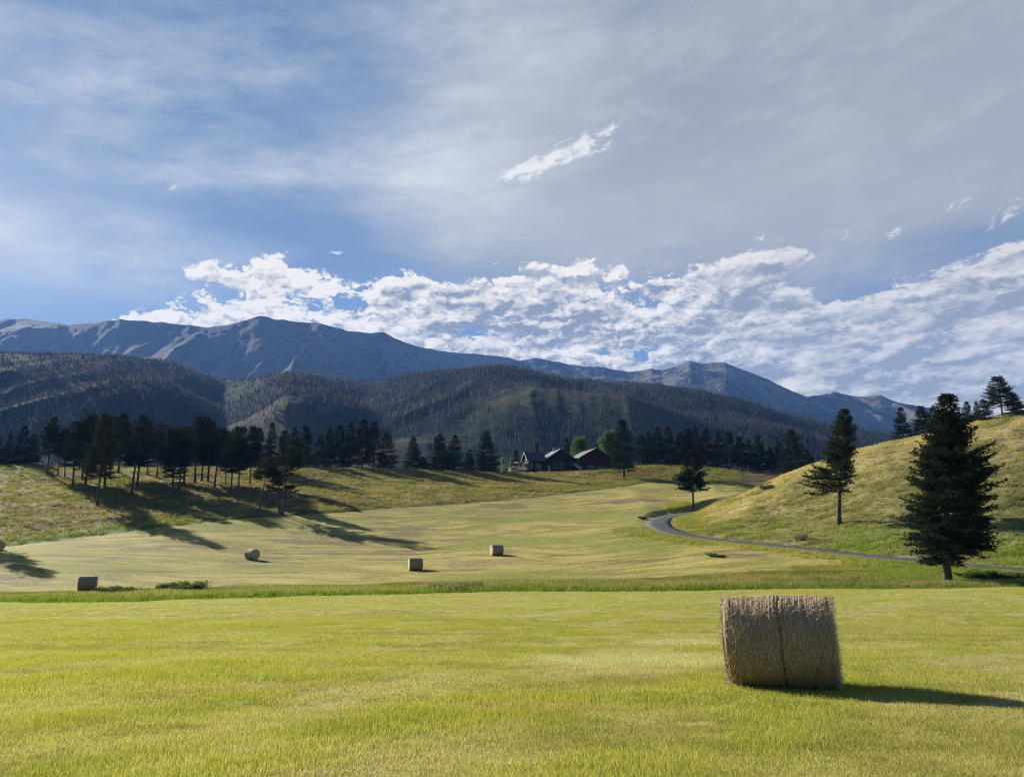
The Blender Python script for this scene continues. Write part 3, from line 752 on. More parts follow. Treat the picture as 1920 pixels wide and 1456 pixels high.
def tree(proto, px, top, label, name, cat, base=None, Y=None, hw=None, group=None, rz=None):
    pr_exact = proto in ('h1', 'h2', 'h3', 'leaf0', 'leaf1', 'young0', 'young1')
    (tm, cm), h0, w0 = PROTO[proto]
    if base is not None and Y is None: p = place(px, base)
    else:
        a, _ = ray(px, 880 if base is None else base); p = (a * Y, Y, Hs(a * Y, Y))
    zt = EYE + ray(px, top)[1] * p[1]; h = max(1.0, zt - p[2]); s = h / h0
    sw = s if hw is None else (hw / F * p[1]) / (w0 * (.98 if pr_exact else (.65 if proto.startswith('pine') else .72)))
    t = empty(name, (p[0], p[1], p[2] - .05), random.uniform(0, 6.28) if rz is None else rz); t.scale = (sw, sw, s)
    tag(t, label, cat, group)
    obj('trunk', tm, t); obj('crown', cm, t)
    return t
GG = 'pines of the grove on the left bank'; GR = 'dark firs along the crest right of the grove'; GT = 'dark firs in the row behind the knoll'; GH = 'conifers on top of the right hill'; GL = 'firs at the left edge on the crest'
TREES = [
 ('pine0',88,782,888,None,18,'lone bare-trunked pine standing apart at the left end of the grove','pine_tree',GG),
 ('pine4',108,812,890,None,8,'small thin pine just right of the lone pine','pine_tree',GG),
 ('pine2',121,806,893,None,10,'second small thin pine right of the lone pine, slightly taller','pine_tree',GG),
 ('pine1',136,790,916,None,22,'dark pine with a knotted trunk, left front of the grove','pine_tree',GG),
 ('pine4',154,790,896,None,13,'slim pine half hidden behind the leaning-trunk pine on the left of the grove','pine_tree',GG),
 ('pine5',160,783,909,None,20,'pine with a trunk leaning to the right, left part of the grove','pine_tree',GG),
 ('pine3',182,777,948,None,27,'largest and lowest standing pine of the grove, pale double trunk on the open bank','pine_tree',GG),
 ('pine2',196,790,912,None,16,'slender pine just behind the largest pine of the grove, to its right','pine_tree',GG),
 ('pine1',206,780,896,None,22,'thick-trunked pine uphill behind the largest pine','pine_tree',GG),
 ('pine0',222,774,886,None,20,'high pine on the crest with the topmost crown left of the grove centre','pine_tree',GG),
 ('pine4',246,800,927,None,17,'pine with a pale bare trunk standing low in the left centre of the grove','pine_tree',GG),
 ('pine3',257,780,913,None,27,'broad pine with stepped branches and a thick dark trunk, left centre of the grove','pine_tree',GG),
 ('pine2',276,796,890,None,12,'thin pine on the crest between the broad pine and the slim separate pine','pine_tree',GG),
 ('pine0',294,794,894,None,14,'slim separate pine with a long bare stem at the middle of the grove','pine_tree',GG),
 ('pine5',323,805,928,None,20,'pine with a straight double stem left of the densest part of the grove','pine_tree',GG),
 ('pine2',335,806,921,None,14,'slim pine directly right of the straight double stem','pine_tree',GG),
 ('pine4',345,800,909,None,15,'thin crooked pine inside the dense middle of the grove','pine_tree',GG),
 ('pine1',365,780,906,None,26,'tall thick pine forming the peak of the dense middle of the grove','pine_tree',GG),
 ('pine3',378,783,902,None,22,'pine with a lighter green top beside the peak of the grove','pine_tree',GG),
 ('pine0',390,790,903,None,20,'pine right of the grove peak with a slanting trunk','pine_tree',GG),
 ('pine2',402,806,914,None,15,'slim straight pine right of the slanting trunk','pine_tree',GG),
 ('pine5',423,812,908,None,13,'thin small pine in the gap right of the grove middle','pine_tree',GG),
 ('pine1',433,799,925,None,19,'straight dark pine above a pale patch of ground, left of two','pine_tree',GG),
 ('pine0',446,800,928,None,18,'straight dark pine above a pale patch of ground, right of two','pine_tree',GG),
 ('pine3',468,800,908,None,20,'pine with a forked thick trunk near the right end of the grove','pine_tree',GG),
 ('fir3',484,802,884,None,13,'narrow conifer on the crest behind the forked trunk','pine_tree',GG),
 ('fir1',506,791,884,None,14,'pointed conifer on the crest above the leaning young pine','pine_tree',GG),
 ('fir5',530,806,884,None,14,'conifer on the crest behind the twin-stemmed pine','pine_tree',GG),
 ('leanpine',484,862,963,None,18,'young pine leaning to the right at the foot of the bank, open tufted crown','pine_tree',GG),
 ('tuftpine',527,822,964,None,25,'twin-stemmed pine with an open tufted crown, lowest at the right end of the grove','pine_tree',GG),
 ('fir4',-14,812,None,228,20,'fir cut by the left edge of the picture, first on the crest','fir_tree',GL),
 ('fir1',12,811,None,230,14,'narrow fir second from the left edge on the crest','fir_tree',GL),
 ('fir0',36,797,None,228,18,'tallest fir of the small clump at the left edge','fir_tree',GL),
 ('fir2',57,811,None,229,16,'fir at the right side of the small clump at the left edge','fir_tree',GL),
 ('fir0',550,800,None,242,16,'fir immediately right of the grove on the crest','fir_tree',GR),
 ('fir5',570,797,None,245,19,'broad fir second to the right of the grove','fir_tree',GR),
 ('fir3',597,815,None,250,14,'lower pale-tinged fir between two taller ones right of the grove','fir_tree',GR),
 ('fir3',615,803,None,247,14,'slim fir left of the tall central clump on the crest','fir_tree',GR),
 ('fir5',634,797,None,246,15,'fir at the left shoulder of the tall central clump on the crest','fir_tree',GR),
 ('fir0',655,790,None,248,17,'fir in the tall central clump, left of its two peaks','fir_tree',GR),
 ('fir5',678,786,None,247,18,'tallest fir of the central clump on the crest','fir_tree',GR),
 ('fir3',700,791,None,246,17,'fir on the right shoulder of the tall central clump','fir_tree',GR),
 ('fir2',724,808,None,247,20,'sloping fir ending the central clump on its right side','fir_tree',GR),
 ('fir1',773,818,None,248,16,'small pointed fir standing alone right of the central clump','fir_tree',GR),
 ('fir4',792,855,None,250,16,'low bushy fir at the foot of the lone pointed fir','fir_tree',GR),
 ('fir2',824,811,None,249,20,'left fir of the pair between the lone fir and the house','fir_tree',GR),
 ('fir0',851,814,None,249,19,'right fir of the pair between the lone fir and the house','fir_tree',GR),
 ('fir4',880,842,None,252,13,'short fir in the gap right of the fir pair','fir_tree',GR),
 ('fir2',913,806,None,252,21,'large full fir standing left of the house and the young aspens','fir_tree',GR),
 ('fir1',968,842,None,300,13,'dim fir behind the deck end of the house','fir_tree',GR),
 ('young0',943,851,None,263,6,'fresh green young aspen, smaller one left of the house','aspen_tree','young aspens left of the house'),
 ('young1',960,853,None,262,7,'fresh green young aspen, brighter one nearest the house deck','aspen_tree','young aspens left of the house'),
 ('fir1',1007,827,None,300,8,'small dark fir top showing above the left roof of the house','fir_tree','trees around the house'),
 ('fir5',1064,820,None,288,8,'small dark fir between the two gables of the house','fir_tree','trees around the house'),
 ('leaf1',1091,811,None,298,24,'round olive green broadleaf tree behind the red gable','broadleaf_tree','trees around the house'),
 ('leaf0',1146,797,None,284,26,'light green broadleaf tree between the red gable and the dark pine','broadleaf_tree','trees around the house'),
 ('fir5',1170,786,896,None,24,'tall dark pine with a bare lower trunk on the knoll right of the house','pine_tree','trees around the house'),
 ('fir3',1203,815,None,263,15,'fir directly right of the tall pine on the knoll, behind it','fir_tree',GT),
 ('fir1',1218,808,None,266,14,'fir behind the smaller young aspens, left end of the row','fir_tree',GT),
 ('fir5',1234,800,None,264,16,'olive-tinged fir rising above the small aspens','fir_tree',GT),
 ('fir0',1256,798,None,266,16,'pointed fir above the taller of the knoll aspens','fir_tree',GT),
 ('fir2',1277,810,None,264,17,'broad fir left of the peak of the row','fir_tree',GT),
 ('fir3',1291,802,None,262,13,'slim fir touching the peak of the row on its left','fir_tree',GT),
 ('fir1',1305,797,None,262,15,'highest fir of the row, above the lone roadside pine','fir_tree',GT),
 ('fir5',1326,803,None,262,16,'fir right of the highest fir of the row','fir_tree',GT),
 ('fir0',1349,812,None,258,17,'broad low fir with lighter left boughs in the row','fir_tree',GT),
 ('fir3',1370,809,None,260,16,'fir in the right half of the row, left of the flat-topped pair','fir_tree',GT),
 ('fir5',1390,818,None,258,15,'flat-topped fir in the right half of the row','fir_tree',GT),
 ('fir3',1405,824,None,260,13,'shorter fir tucked behind the flat-topped fir','fir_tree',GT),
 ('fir1',1424,814,None,256,16,'pointed fir near the right end of the row','fir_tree',GT),
 ('fir4',1446,838,None,254,14,'low spreading fir at the right end of the row','fir_tree',GT),
 ('fir5',1465,826,None,253,14,'rounded dark fir left of the layered fir','fir_tree',GT),
 ('fir2',1490,803,None,215,27,'large layered fir standing where the knoll meets the right hill','fir_tree',GT),
 ('fir4',1515,842,None,225,16,'low fir right of the layered fir, behind the hill edge','fir_tree',GT),
 ('young0',1228,838,None,270,6,'slim young aspen on the knoll, middle size of three','aspen_tree','young aspens on the knoll'),
 ('young1',1239,848,None,271,5,'shortest young aspen on the knoll','aspen_tree','young aspens on the knoll'),
 ('young0',1261,829,None,270,7,'tallest young aspen on the knoll','aspen_tree','young aspens on the knoll'),
 ('fir0',1700,762,None,172,18,'left fir of the pair on the skyline of the right hill','fir_tree',GH),
 ('fir4',1738,760,None,172,23,'right fir of the pair on the skyline of the right hill','fir_tree',GH),
 ('fir3',1765,790,None,185,10,'small fir in the gap left of the big foreground fir','fir_tree',GH),
 ('fir5',1826,752,None,175,10,'slim fir on the hilltop just right of the big foreground fir','fir_tree',GH),
 ('fir1',1845,752,None,170,9,'thin fir second from the left on the hilltop','fir_tree',GH),
 ('fir0',1858,748,None,152,16,'bushy fir standing on the near side of the hilltop','fir_tree',GH),
 ('pine3',1892,706,None,160,24,'tallest open-crowned pine at the top of the right hill','pine_tree',GH),
 ('fir4',1915,735,None,146,22,'dark fir cut by the right edge on the hilltop','fir_tree',GH),
]
for (pr, px, top, base, Y, hw, lab, nm, gr) in TREES:
    tree(pr, px, top, lab, nm, {'pine_tree': 'pine tree', 'fir_tree': 'fir tree', 'aspen_tree': 'aspen tree', 'broadleaf_tree': 'tree'}[nm], base, Y, hw, gr)
def hero():
    def a1(az, s):                                       # heavy to the left (and camera) low down
        w = math.cos(az - math.pi)
        return 1 + (.75 * w * max(0, 1 - s * 2.0)) - (.25 * max(0, w) * (s > .55))
    PROTO['h1'] = (tree_meshes(conifer(91, 17, .28, 2.9, 'pine', 1.7, a1, trunk_r=.26, dead=26, gap=.17, lean=(.10, 0), nn=6, tl=.30, tw=.07), NEEDLE), 17, 2.9)
    tree('h1', 1573, 767, 'dark pine with a lopsided crown and bare trunk on the hillside above the driveway', 'pine_tree', 'pine tree', 984, None, 48, None, 0.0)
    def a2(az, s): return (.95 + .10 * math.cos(az)) * (.86 + .20 * float(sst(0, .30, s))) * (1 + .25 * float(sst(.25, .5, s)))
    PROTO['h2'] = (tree_meshes(conifer(92, 18, .10, 4.5, 'fir', 2.7, a2, trunk_r=.36, dead=8, gap=.16, lean=(.13, 0), nn=6, tl=.30, tw=.07), FIRN), 18, 4.5)
    tree('h2', 1776, 738, 'big full dark fir in front of the driveway at the right, largest tree in view', 'fir_tree', 'fir tree', 1089, None, 85, None, 0.0)
    PROTO['h3'] = (tree_meshes(conifer(93, 13, .26, 2.6, 'pine', 1.6, lambda az, s: 1.15 - .15 * s, trunk_r=.19, dead=10, gap=.12), NEEDLE), 13, 2.6)
    tree('h3', 1300, 843, 'lone small pine beside the driveway where it bends out of sight', 'pine_tree', 'pine tree', 951, None, 30, None, 0.4)
hero()
_fo = tree('pine3', -72, 800, 'pine just beyond the left edge, its shadow falling on the far field', 'pine_tree', 'pine tree', 1024, None, 36, None)

# shrubs
def shrub_mesh(seed, W, Ht, n, leaf, mat):
    g = np.random.default_rng(seed); wood = []; P = []
    for k in range(22):
        az = g.random() * 6.283; r = W * (.35 + .6 * g.random()); h = Ht * (.5 + .55 * g.random())
        t = np.linspace(0, 1, 5); bp = np.stack([math.cos(az) * r * t ** .8, math.sin(az) * r * t ** .8, h * t - .05], 1); wood.append(tube_np(bp, .012 * (1 - .7 * t), 4))
        m = n // 22; q = .25 + .8 * g.random(m) ** .7; c = np.stack([np.interp(q, t, bp[:, i]) for i in range(3)], 1); P.append(c + g.normal(0, .10 * W, (m, 3)))
    P = np.concatenate(P); P[:, 2] = np.abs(P[:, 2]); n = len(P)
    a = g.normal(0, 1, (n, 3)); a[:, 2] = np.abs(a[:, 2]) + .4; a /= np.linalg.norm(a, axis=1)[:, None]; b = np.cross(a, g.normal(0, 1, (n, 3))); b /= np.linalg.norm(b, axis=1)[:, None]
    a *= leaf * (.6 + .8 * g.random((n, 1))); b *= leaf * .22
    V = np.stack([P, P + a * .5 + b, P + a, P + a * .5 - b], 1).reshape(-1, 3)
    w = join(wood)
    return mesh_np('stems', w[0], quads=w[1], mats=[BARK]), mesh_np('leaves', V, quads=np.arange(n)[:, None] * 4 + np.array([[0, 1, 2, 3]]), mats=[mat])
SH = [shrub_mesh(1, 1.0, 1.0, 1900, .20, WEED), shrub_mesh(2, 1.0, .8, 1200, .12, SAGE), shrub_mesh(3, 1.0, .9, 1900, .18, WEED)]
for (k, px, py, s, hs, lab) in (
    (0, 222, 1115, 1.95, 0.92, 'leafy green weed clump in the grass strip, nearest the left bale'),
    (2, 252, 1114, 1.65, 0.80, 'leafy green weed clump second from the left bale'),
    (0, 330, 1111, 1.80, 1.15, 'taller leafy weed clump in the grass strip, left half of a pair'),
    (2, 354, 1110, 1.95, 1.26, 'taller leafy weed clump in the grass strip, right half of a pair'),
    (1, 845, 1103, 2.2, .8, 'pale grey-green sage clump in the middle of the grass strip'),
    (1, 880, 1101, 1.8, .8, 'small pale sage clump at the right end of the middle grass strip clumps'),
    (1, 1503, 1012, 1.3, 1.3, 'grey sagebrush on the hillside left below the lopsided pine'),
    (0, 1438, 918, 1.5, 1.2, 'round green bush on the left shoulder of the right hill'),
    (0, 1335, 1042, .9, .5, 'dark green weed clump on the bank below the driveway, left one'),
    (2, 1350, 1044, .8, .45, 'dark green weed clump on the bank below the driveway, right one'),
    (1, 1222, 967, 1.3, .7, 'low grey bush on the outer side of the driveway bend'),
    (2, 1205, 972, 1.1, .6, 'low green bush left of the driveway bend'),
    (2, 1255, 960, .9, .5, 'tiny dark bush at the upper edge of the driveway bend'),
    (0, 1855, 1082, 2.0, .8, 'dark rough bush right of the big fir trunk'),
    (2, 1890, 1083, 2.0, .7, 'dark rough bush close to the right edge below the driveway'),
    (0, 1820, 1083, 1.4, .6, 'small dark bush beside the big fir trunk')):
    p = place(px, py); t = empty('bush', (p[0], p[1], p[2] - .03), random.uniform(0, 6)); t.scale = (s, s, hs * .72); tag(t, lab, 'bush', 'bushes and weed clumps in the grass')
    obj('stems', SH[k][0], t); obj('leaves', SH[k][1], t)

# ------------------------------------------------------------------ house
def house():
    WALL = simple('red_siding', (.042, .010, .010), .8, .3, 2); LOG = simple('dark_logs', (.020, .012, .010), .8, .35, 2)
    m, nt, b = mat_new('metal_roof'); v = objco(nt); n = noise(nt, v, 3, 4, .6); link(nt, mixc(nt, n.ss(.3, .7), (.10, .10, .105), (.165, .165, .17)), b.inputs['Base Color']); b.inputs['Roughness'].default_value = .55; ROOF = m
    DROOF = simple('shingle_roof', (.055, .055, .06), .8, .3, 3); WHT = simple('white_trim', (.40, .38, .35), .6, .1, 3)
    GL, gn, gb = mat_new('window_glass'); gb.inputs['Base Color'].default_value = (.02, .025, .03, 1); gb.inputs['Roughness'].default_value = .12; gb.inputs['Specular IOR Level'].default_value = .5
    STN = simple('foundation_stone', (.2, .18, .16), .9, .3, 5); WOOD = simple('deck_wood', (.30, .24, .18), .8, .25, 3)
    Y0 = 266; a, _ = ray(1058, 880); base = (a * Y0, Y0); zb = pt(1107, 838, Y0 - 5)[2] - 8.15
    root = empty('house', (base[0], base[1], zb), R(16)); root.scale = (1, 1, 1); tag(root, 'long dark red ranch house with grey gabled roofs, chimney and deck on the crest', 'house')
    TRIM = simple('sun_dimmed_trim', (.20, .19, .18), .7, .15, 3)  # white trim with its colour darkened to offset the direct sun
    def block(x0, x1, y0, y1, h, rise, wallm, roofm, along='y', ov=.7, th=.22):
        w = MB(); cx = (x0 + x1) / 2; cy = (y0 + y1) / 2
        if along == 'y':                                     # ridge runs front to back, gable faces front
            w.prism([(x0, y0, -3.5), (x1, y0, -3.5), (x1, y0, h), (cx, y0, h + rise), (x0, y0, h)], (0, y1 - y0, 0)); wl = w.build('wall', wallm, root)
            r = MB(); k = rise / (cx - x0)
            r.prism([(x0 - ov, y0 - ov, h - ov*k + .04), (cx, y0 - ov, h + rise + .04), (cx, y0 - ov, h + rise + .04 + th), (x0 - ov, y0 - ov, h - ov*k + .04 + th)], (0, y1 - y0 + 2*ov, 0))
            r.prism([(cx + .003, y0 - ov, h + rise + .04), (x1 + ov, y0 - ov, h - ov*k + .04), (x1 + ov, y0 - ov, h - ov*k + .04 + th), (cx + .003, y0 - ov, h + rise + .04 + th)], (0, y1 - y0 + 2*ov, 0))
            rf = r.build('roof', roofm, root)
            f = MB(); yy = y0 - ov - .06
            f.bar((x0 - ov, yy, h - ov*k + .12), (cx, yy, h + rise + .12), .08, .28); f.bar((x1 + ov, yy - .003, h - ov*k + .12), (cx, yy - .003, h + rise + .12), .08, .28)
            f.build('rake_board', WHT if wallm is LOG and False else DROOF, rf)
        else:
            w.prism([(x0, y0, -3.5), (x0, y1, -3.5), (x0, y1, h), (x0, cy, h + rise), (x0, y0, h)], (x1 - x0, 0, 0)); wl = w.build('wall', wallm, root)
            r = MB(); k = rise / (cy - y0)
            r.prism([(x0 - ov, y0 - ov, h - ov*k + .04), (x0 - ov, cy, h + rise + .04), (x0 - ov, cy, h + rise + .04 + th), (x0 - ov, y0 - ov, h - ov*k + .04 + th)], (x1 - x0 + 2*ov, 0, 0))
            r.prism([(x0 - ov, cy + .003, h + rise + .04), (x0 - ov, y1 + ov, h - ov*k + .04), (x0 - ov, y1 + ov, h - ov*k + .04 + th), (x0 - ov, cy + .003, h + rise + .04 + th)], (x1 - x0 + 2*ov, 0, 0))
            rf = r.build('roof', roofm, root)
            f = MB(); xx = x0 - ov - .06
            f.bar((xx, y0 - ov, h - ov*k + .12), (xx, cy, h + rise + .12), .10, .36); f.bar((xx - .003, y1 + ov, h - ov*k + .12), (xx - .003, cy, h + rise + .12), .10, .36)
            f.build('rake_board', TRIM, rf)
        return wl, rf
    def window(cx, y, cz, w, h, n=1, side=False):
        f = MB(); t = .10
        def bx(u0, u1, z0, z1, d): 
            if side: f.box((y - d/2, (u0+u1)/2, (z0+z1)/2), (d, u1-u0, z1-z0))
            else: f.box(((u0+u1)/2, y - d/2, (z0+z1)/2), (u1-u0, d, z1-z0))
        bx(cx-w/2, cx+w/2, cz-h/2-t, cz-h/2, .10); bx(cx-w/2, cx+w/2, cz+h/2, cz+h/2+t, .10)
        for k in range(n + 1):
            u = cx - w/2 + w * k / n; bx(u - t/2, u + t/2, cz-h/2-.001, cz+h/2+.001, .09)
        o = f.build('window', WHT, root)
        g = MB()
        if side: g.box((y - .02, cx, cz), (.04, w, h))
        else: g.box((cx, y - .02, cz), (w, .04, h))
        g.build('pane', GL, o)
    # right wing with the dark red gable
    block(4.6, 15.6, -4.5, 8.5, 5.0, 3.0, WALL, ROOF, 'y')
    window(8.0, -4.5, 1.2, 2.6, 1.3, 2); window(12.4, -4.5, 1.2, 2.8, 1.3, 3)
    window(1.0, 4.6, 3.6, 1.6, 1.3, 2, side=True); window(-2.2, 4.6, 3.8, 1.3, 1.3, 1, side=True)
    # middle wing
    block(-6.6, 4.6 - .01, 0.5, 10.5, 4.3, 3.7, LOG, ROOF, 'y')
    window(-1.8, .5, 2.3, 4.2, 1.9, 3); window(3.0, .5, 3.0, 1.2, 1.1, 1)
    # left wing with its ridge along the house
    block(-12.6, -6.6 - .01, 1.5, 8.5, 4.0, 2.9, LOG, DROOF, 'x', ov=.6)
    window(-9.0, 1.5, 1.9, 1.9, 1.7, 1); window(-11.6, 1.5, 2.0, .9, 1.8, 1); window(3.6, -12.6, 2.0, 1.4, 1.6, 1, side=True); window(6.4, -12.6, 2.0, 1.4, 1.6, 1, side=True)
    # door
    d = MB(); d.box((-5.4, .44, 1.15), (1.0, .12, 2.1)); dd = d.build('door', WOOD, root); hmb = MB(); hmb.box((-5.05, .36, 1.1), (.06, .05, .25)); hmb.build('handle', WHT, dd)
    # chimney
    c = MB(); c.tube((-1.8, 6.0, 5.6), (-1.8, 6.0, 8.9), .26, n=10); cc = c.build('chimney', simple('flue_metal', (.45, .45, .45), .4, .1), root); cp = MB(); cp.tube((-1.8, 6.0, 8.9), (-1.8, 6.0, 9.15), .42, .30, 10); cp.build('chimney_cap', DROOF, cc)
    # deck with a lean-to roof and railing
    k = MB(); k.box((-15.4, 4.2, .55), (5.6, 6.6, .25))
    for x in (-18.0, -12.9): 
        for y in (1.1, 4.2, 7.3): k.box((x, y, .1), (.2, .2, 1.1))
    dk = k.build('deck', WOOD, root)
    r = MB()
    for x in np.arange(-18.1, -12.8, .35): r.box((float(x), 1.0, 1.15), (.07, .07, .95))
    for y in np.arange(1.3, 7.4, .35): r.box((-18.1, float(y), 1.15), (.07, .07, .95))
    r.box((-15.4, 1.0, 1.68), (5.5, .12, .10)); r.box((-18.1, 4.2, 1.683), (.12, 6.3, .10)); r.build('railing', WHT, dk)
    for x in (-16.4, -14.6, -12.9):
        p = MB(); p.box((x, 1.2, 1.9), (.16, .16, 2.5)); p.build('deck_post', WOOD, dk)
    q = MB(); q.prism([(-16.8, .6, 3.0), (-16.8, 8.0, 3.2), (-16.8, 8.0, 3.4), (-16.8, .6, 3.2)], (3.5, 0, .35)); q.build('porch_roof', TRIM, root)
    # outside stair on the left side of the red wing
    s = MB(); s.prism([(4.2, -4.2, 1.2), (4.2, -3.2, 1.2), (4.2, -.4, 3.0), (4.2, -1.4, 3.0)], (-.9, 0, 0)); s.build('stair', WHT, root)
    s2 = MB(); s2.box((4.2, -4.6, .9), (.8, .12, 1.9)); s2.build('stair_post', WHT, root)
    f = MB(); f.box((10.1, -4.56, .35), (10.9, .1, .7)); f.build('foundation', STN, root)
house()
def post_fence():
    WD = simple('fence_wood', (.10, .08, .065), .9, .3, 4); root = None
    pts = []
    for px in np.linspace(1118, 1164, 10):
        a, _ = ray(px, 872); Y = 258.; pts.append((a * Y, Y, Hs(a * Y, Y)))
    root = empty('fence', pts[0]); tag(root, 'low dark wooden post fence on the knoll between the house and the tall pine', 'fence')
    o0 = pts[0]
    for p in pts:
        m = MB(); m.box((p[0]-o0[0], p[1]-o0[1], p[2]-o0[2] + .55), (.22, .22, 1.5)); m.build('post', WD, root)
    m = MB()
    for i in range(len(pts)-1):
        for h in (.5, 1.0):
            a, b = pts[i], pts[i+1]; m.bar((a[0]-o0[0], a[1]-o0[1]-.13, a[2]-o0[2]+h), (b[0]-o0[0], b[1]-o0[1]-.13, b[2]-o0[2]+h), .05, .14)
    m.build('rail', WD, root)
post_fence()

# ------------------------------------------------------------------ hills and mountains
def ridge_mesh(name, crest, Y0f, Ycf, z0, u0, u1, nu, nt, relief, seed, back, prof, mat, lam, bumps=(), warp=.5):
    cu = np.array([ray(p[0], p[1])[0] for p in crest]); cs = np.array([ray(p[0], p[1])[1] for p in crest])
    us = np.linspace(u0, u1, nu); sl = np.interp(us, cu, cs)
    Yc = Ycf(us); Y0 = Y0f(us); zc = EYE + sl * Yc
    zc = zc + (fbm(us * 90, us * 0, 4, seed + 50) - .5) * Yc * .0030
    t = np.concatenate([np.linspace(0, 1, nt), 1 + np.linspace(0, 1, 12)[1:] * back])
    T, U = np.meshgrid(t, us, indexing='ij')
    Yv = Y0[None] + (Yc - Y0)[None] * T; X = U * Yv
    z0v = z0
    front = z0v + (zc[None] - z0v) * prof(np.minimum(T, 1))
    over = np.maximum(T - 1, 0); Z = front - over * (zc[None] - z0v) * .75
    wx = X + warp * lam * (fbm(X / lam / 2, Yv / lam / 2, 3, seed + 5) - .5) * 2
    rg = ridged(wx / lam, Yv / (lam * 2.6), 5, seed) - .42
    env = np.clip(np.sin(np.pi * np.clip(T, 0, 1) ** .8), 0, 1) ** .8
    Z = Z + relief * env * rg + relief * .10 * (fbm(X / lam * 7, Yv / lam * 5, 4, seed + 8) - .5) * np.clip(T * 4, 0, 1) * sst(1.0, .93, T)
    for (px, py, Yb, ra, rb, h) in bumps:
        c = pt(px, py, Yb); e = ((X - c[0]) / ra) ** 2 + ((Yv - c[1]) / rb) ** 2
        Z = np.maximum(Z, 0) + h * np.exp(-e * 1.6)
    V = np.stack([X.ravel(), Yv.ravel(), Z.ravel()], 1)
    me = mesh_np(name, V, quads=grid_quads(len(t), nu)[:, ::-1], smooth=True, mats=[mat])
    o = tag(obj(name, me), kind='structure')
    return o, (X, Yv, Z, T, U, rg)
HILLC = [(a, b + 7) for a, b in [(-500,655),(-200,662),(0,666),(100,668),(230,674),(330,688),(375,703),(420,716),(470,712),(510,705),(550,701),(590,705),(640,716),(690,722),(740,711),(800,702),(870,696),(920,690),(955,688),(1000,697),(1050,707),(1090,714),(1130,716),(1200,721),(1300,734),(1380,752),(1450,770),(1520,788),(1600,806),(1700,822),(1900,850),(2300,880)]]
MTNC = [(-500,620),(-200,600),(0,597),(50,598),(90,604),(130,609),(180,605),(225,598),(280,602),(330,607),(388,614),(440,606),(465,600),(487,591),(510,597),(560,603),(600,606),(655,620),(690,625),(720,622),(740,634),(790,652),(850,661),(935,667),(975,676),(1000,671),(1045,678),(1090,687),(1130,688),(1180,698),(1220,690),(1240,695),(1270,687),(1293,675),(1320,681),(1360,679),(1395,695),(1430,706),(1470,725),(1512,744),(1562,735),(1600,742),(1650,741),(1690,755),(1740,765),(1790,772),(1900,792),(2300,830)]
def hill_mat():
    m, nt, b = mat_new('shaded_burned_hillside'); p = pos(nt)
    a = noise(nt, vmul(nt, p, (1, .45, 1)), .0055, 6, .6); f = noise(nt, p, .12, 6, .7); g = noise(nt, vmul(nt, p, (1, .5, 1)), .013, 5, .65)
    c = mixc(nt, a.ss(.40, .52), (.012, .012, .017), (.011, .024, .014))  # burned ground, painted darker and bluer in place of cloud shade
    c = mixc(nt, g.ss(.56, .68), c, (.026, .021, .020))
    at = attr(nt, 'bare'); bb = sep(nt, at)[0]
    c = mixc(nt, bb, c, (.085, .075, .042))
    c = mulc(nt, c, mixc(nt, f.ss(.3, .7), (.7, .7, .75), (1.25, 1.25, 1.2)))
    link(nt, c, b.inputs['Base Color']); b.inputs['Roughness'].default_value = .95; b.inputs['Specular IOR Level'].default_value = .02
    bump(nt, b, noise(nt, p, .08, 8, .75), .8, 3.0); return m
def mtn_mat():
    m, nt, b = mat_new('mountain_rock'); p = pos(nt); x, y, z = sep(nt, p)
    big = noise(nt, vmul(nt, p, (1, .5, .9)), .0022, 7, .65); f = noise(nt, vmul(nt, p, (1.3, 1, .5)), .020, 8, .75); g = noise(nt, vmul(nt, p, (1.6, .5, .35)), .006, 6, .7)
    rock = mixc(nt, f.ss(.3, .7), (.10, .088, .078), (.18, .158, .135))
    at = sep(nt, attr(nt, 'wood'))[0]
    trees = (at + (big - .5) * 2.4 + (g - .5) * 2.6 + (f - .5) * 1.6).ss(.40, .54)
    c = mixc(nt, trees, rock, (.016, .024, .020))
    link(nt, c, b.inputs['Base Color']); b.inputs['Roughness'].default_value = .95; b.inputs['Specular IOR Level'].default_value = .02
    bump(nt, b, noise(nt, vmul(nt, p, (1, 1, .6)), .018, 9, .75), 1.0, 28.0); return m
def set_attr(o, name, v):
    a = o.data.attributes.new(name, 'FLOAT_COLOR', 'POINT'); v = np.asarray(v).ravel(); a.data.foreach_set('color', np.stack([v, v, v, np.ones_like(v)], 1).astype(np.float32).ravel())
hill_yc = lambda u: np.interp(u, [ray(p, 700)[0] for p in (-500,0,300,420,540,690,900,1000,1200,1500,1700,2300)], [1500,1520,1600,1850,1500,1700,1450,1400,1500,1350,1250,1100])
BUMPS = [(480,800,900,80,90,15),(750,835,760,60,80,14),(1030,800,950,90,110,20),(1160,805,900,95,110,30),(260,800,950,130,160,30),(1460,830,850,90,120,18),(620,810,1000,90,150,30)]
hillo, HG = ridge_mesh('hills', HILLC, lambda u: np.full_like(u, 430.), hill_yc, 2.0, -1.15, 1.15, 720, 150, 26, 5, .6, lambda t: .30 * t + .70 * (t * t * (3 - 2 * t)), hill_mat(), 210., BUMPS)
X_, Y_, Z_, T_, U_, rg_ = HG
bare = sst(.955, .985, T_) * sst(.42, .60, fbm(U_ * 30, T_ * 3, 3, 601)) * .9
for (px, py, Yb, ra, rb, h) in BUMPS[:4]:
    c_ = pt(px, py, Yb); e = ((X_ - c_[0]) / ra) ** 2 + ((Y_ - c_[1]) / rb) ** 2
    bare = np.maximum(bare, sst(1.3, .2, e + (fbm(X_ / 25, Y_ / 25, 4, 611) - .5) * 1.8) * .55)
set_attr(hillo, 'bare', bare)
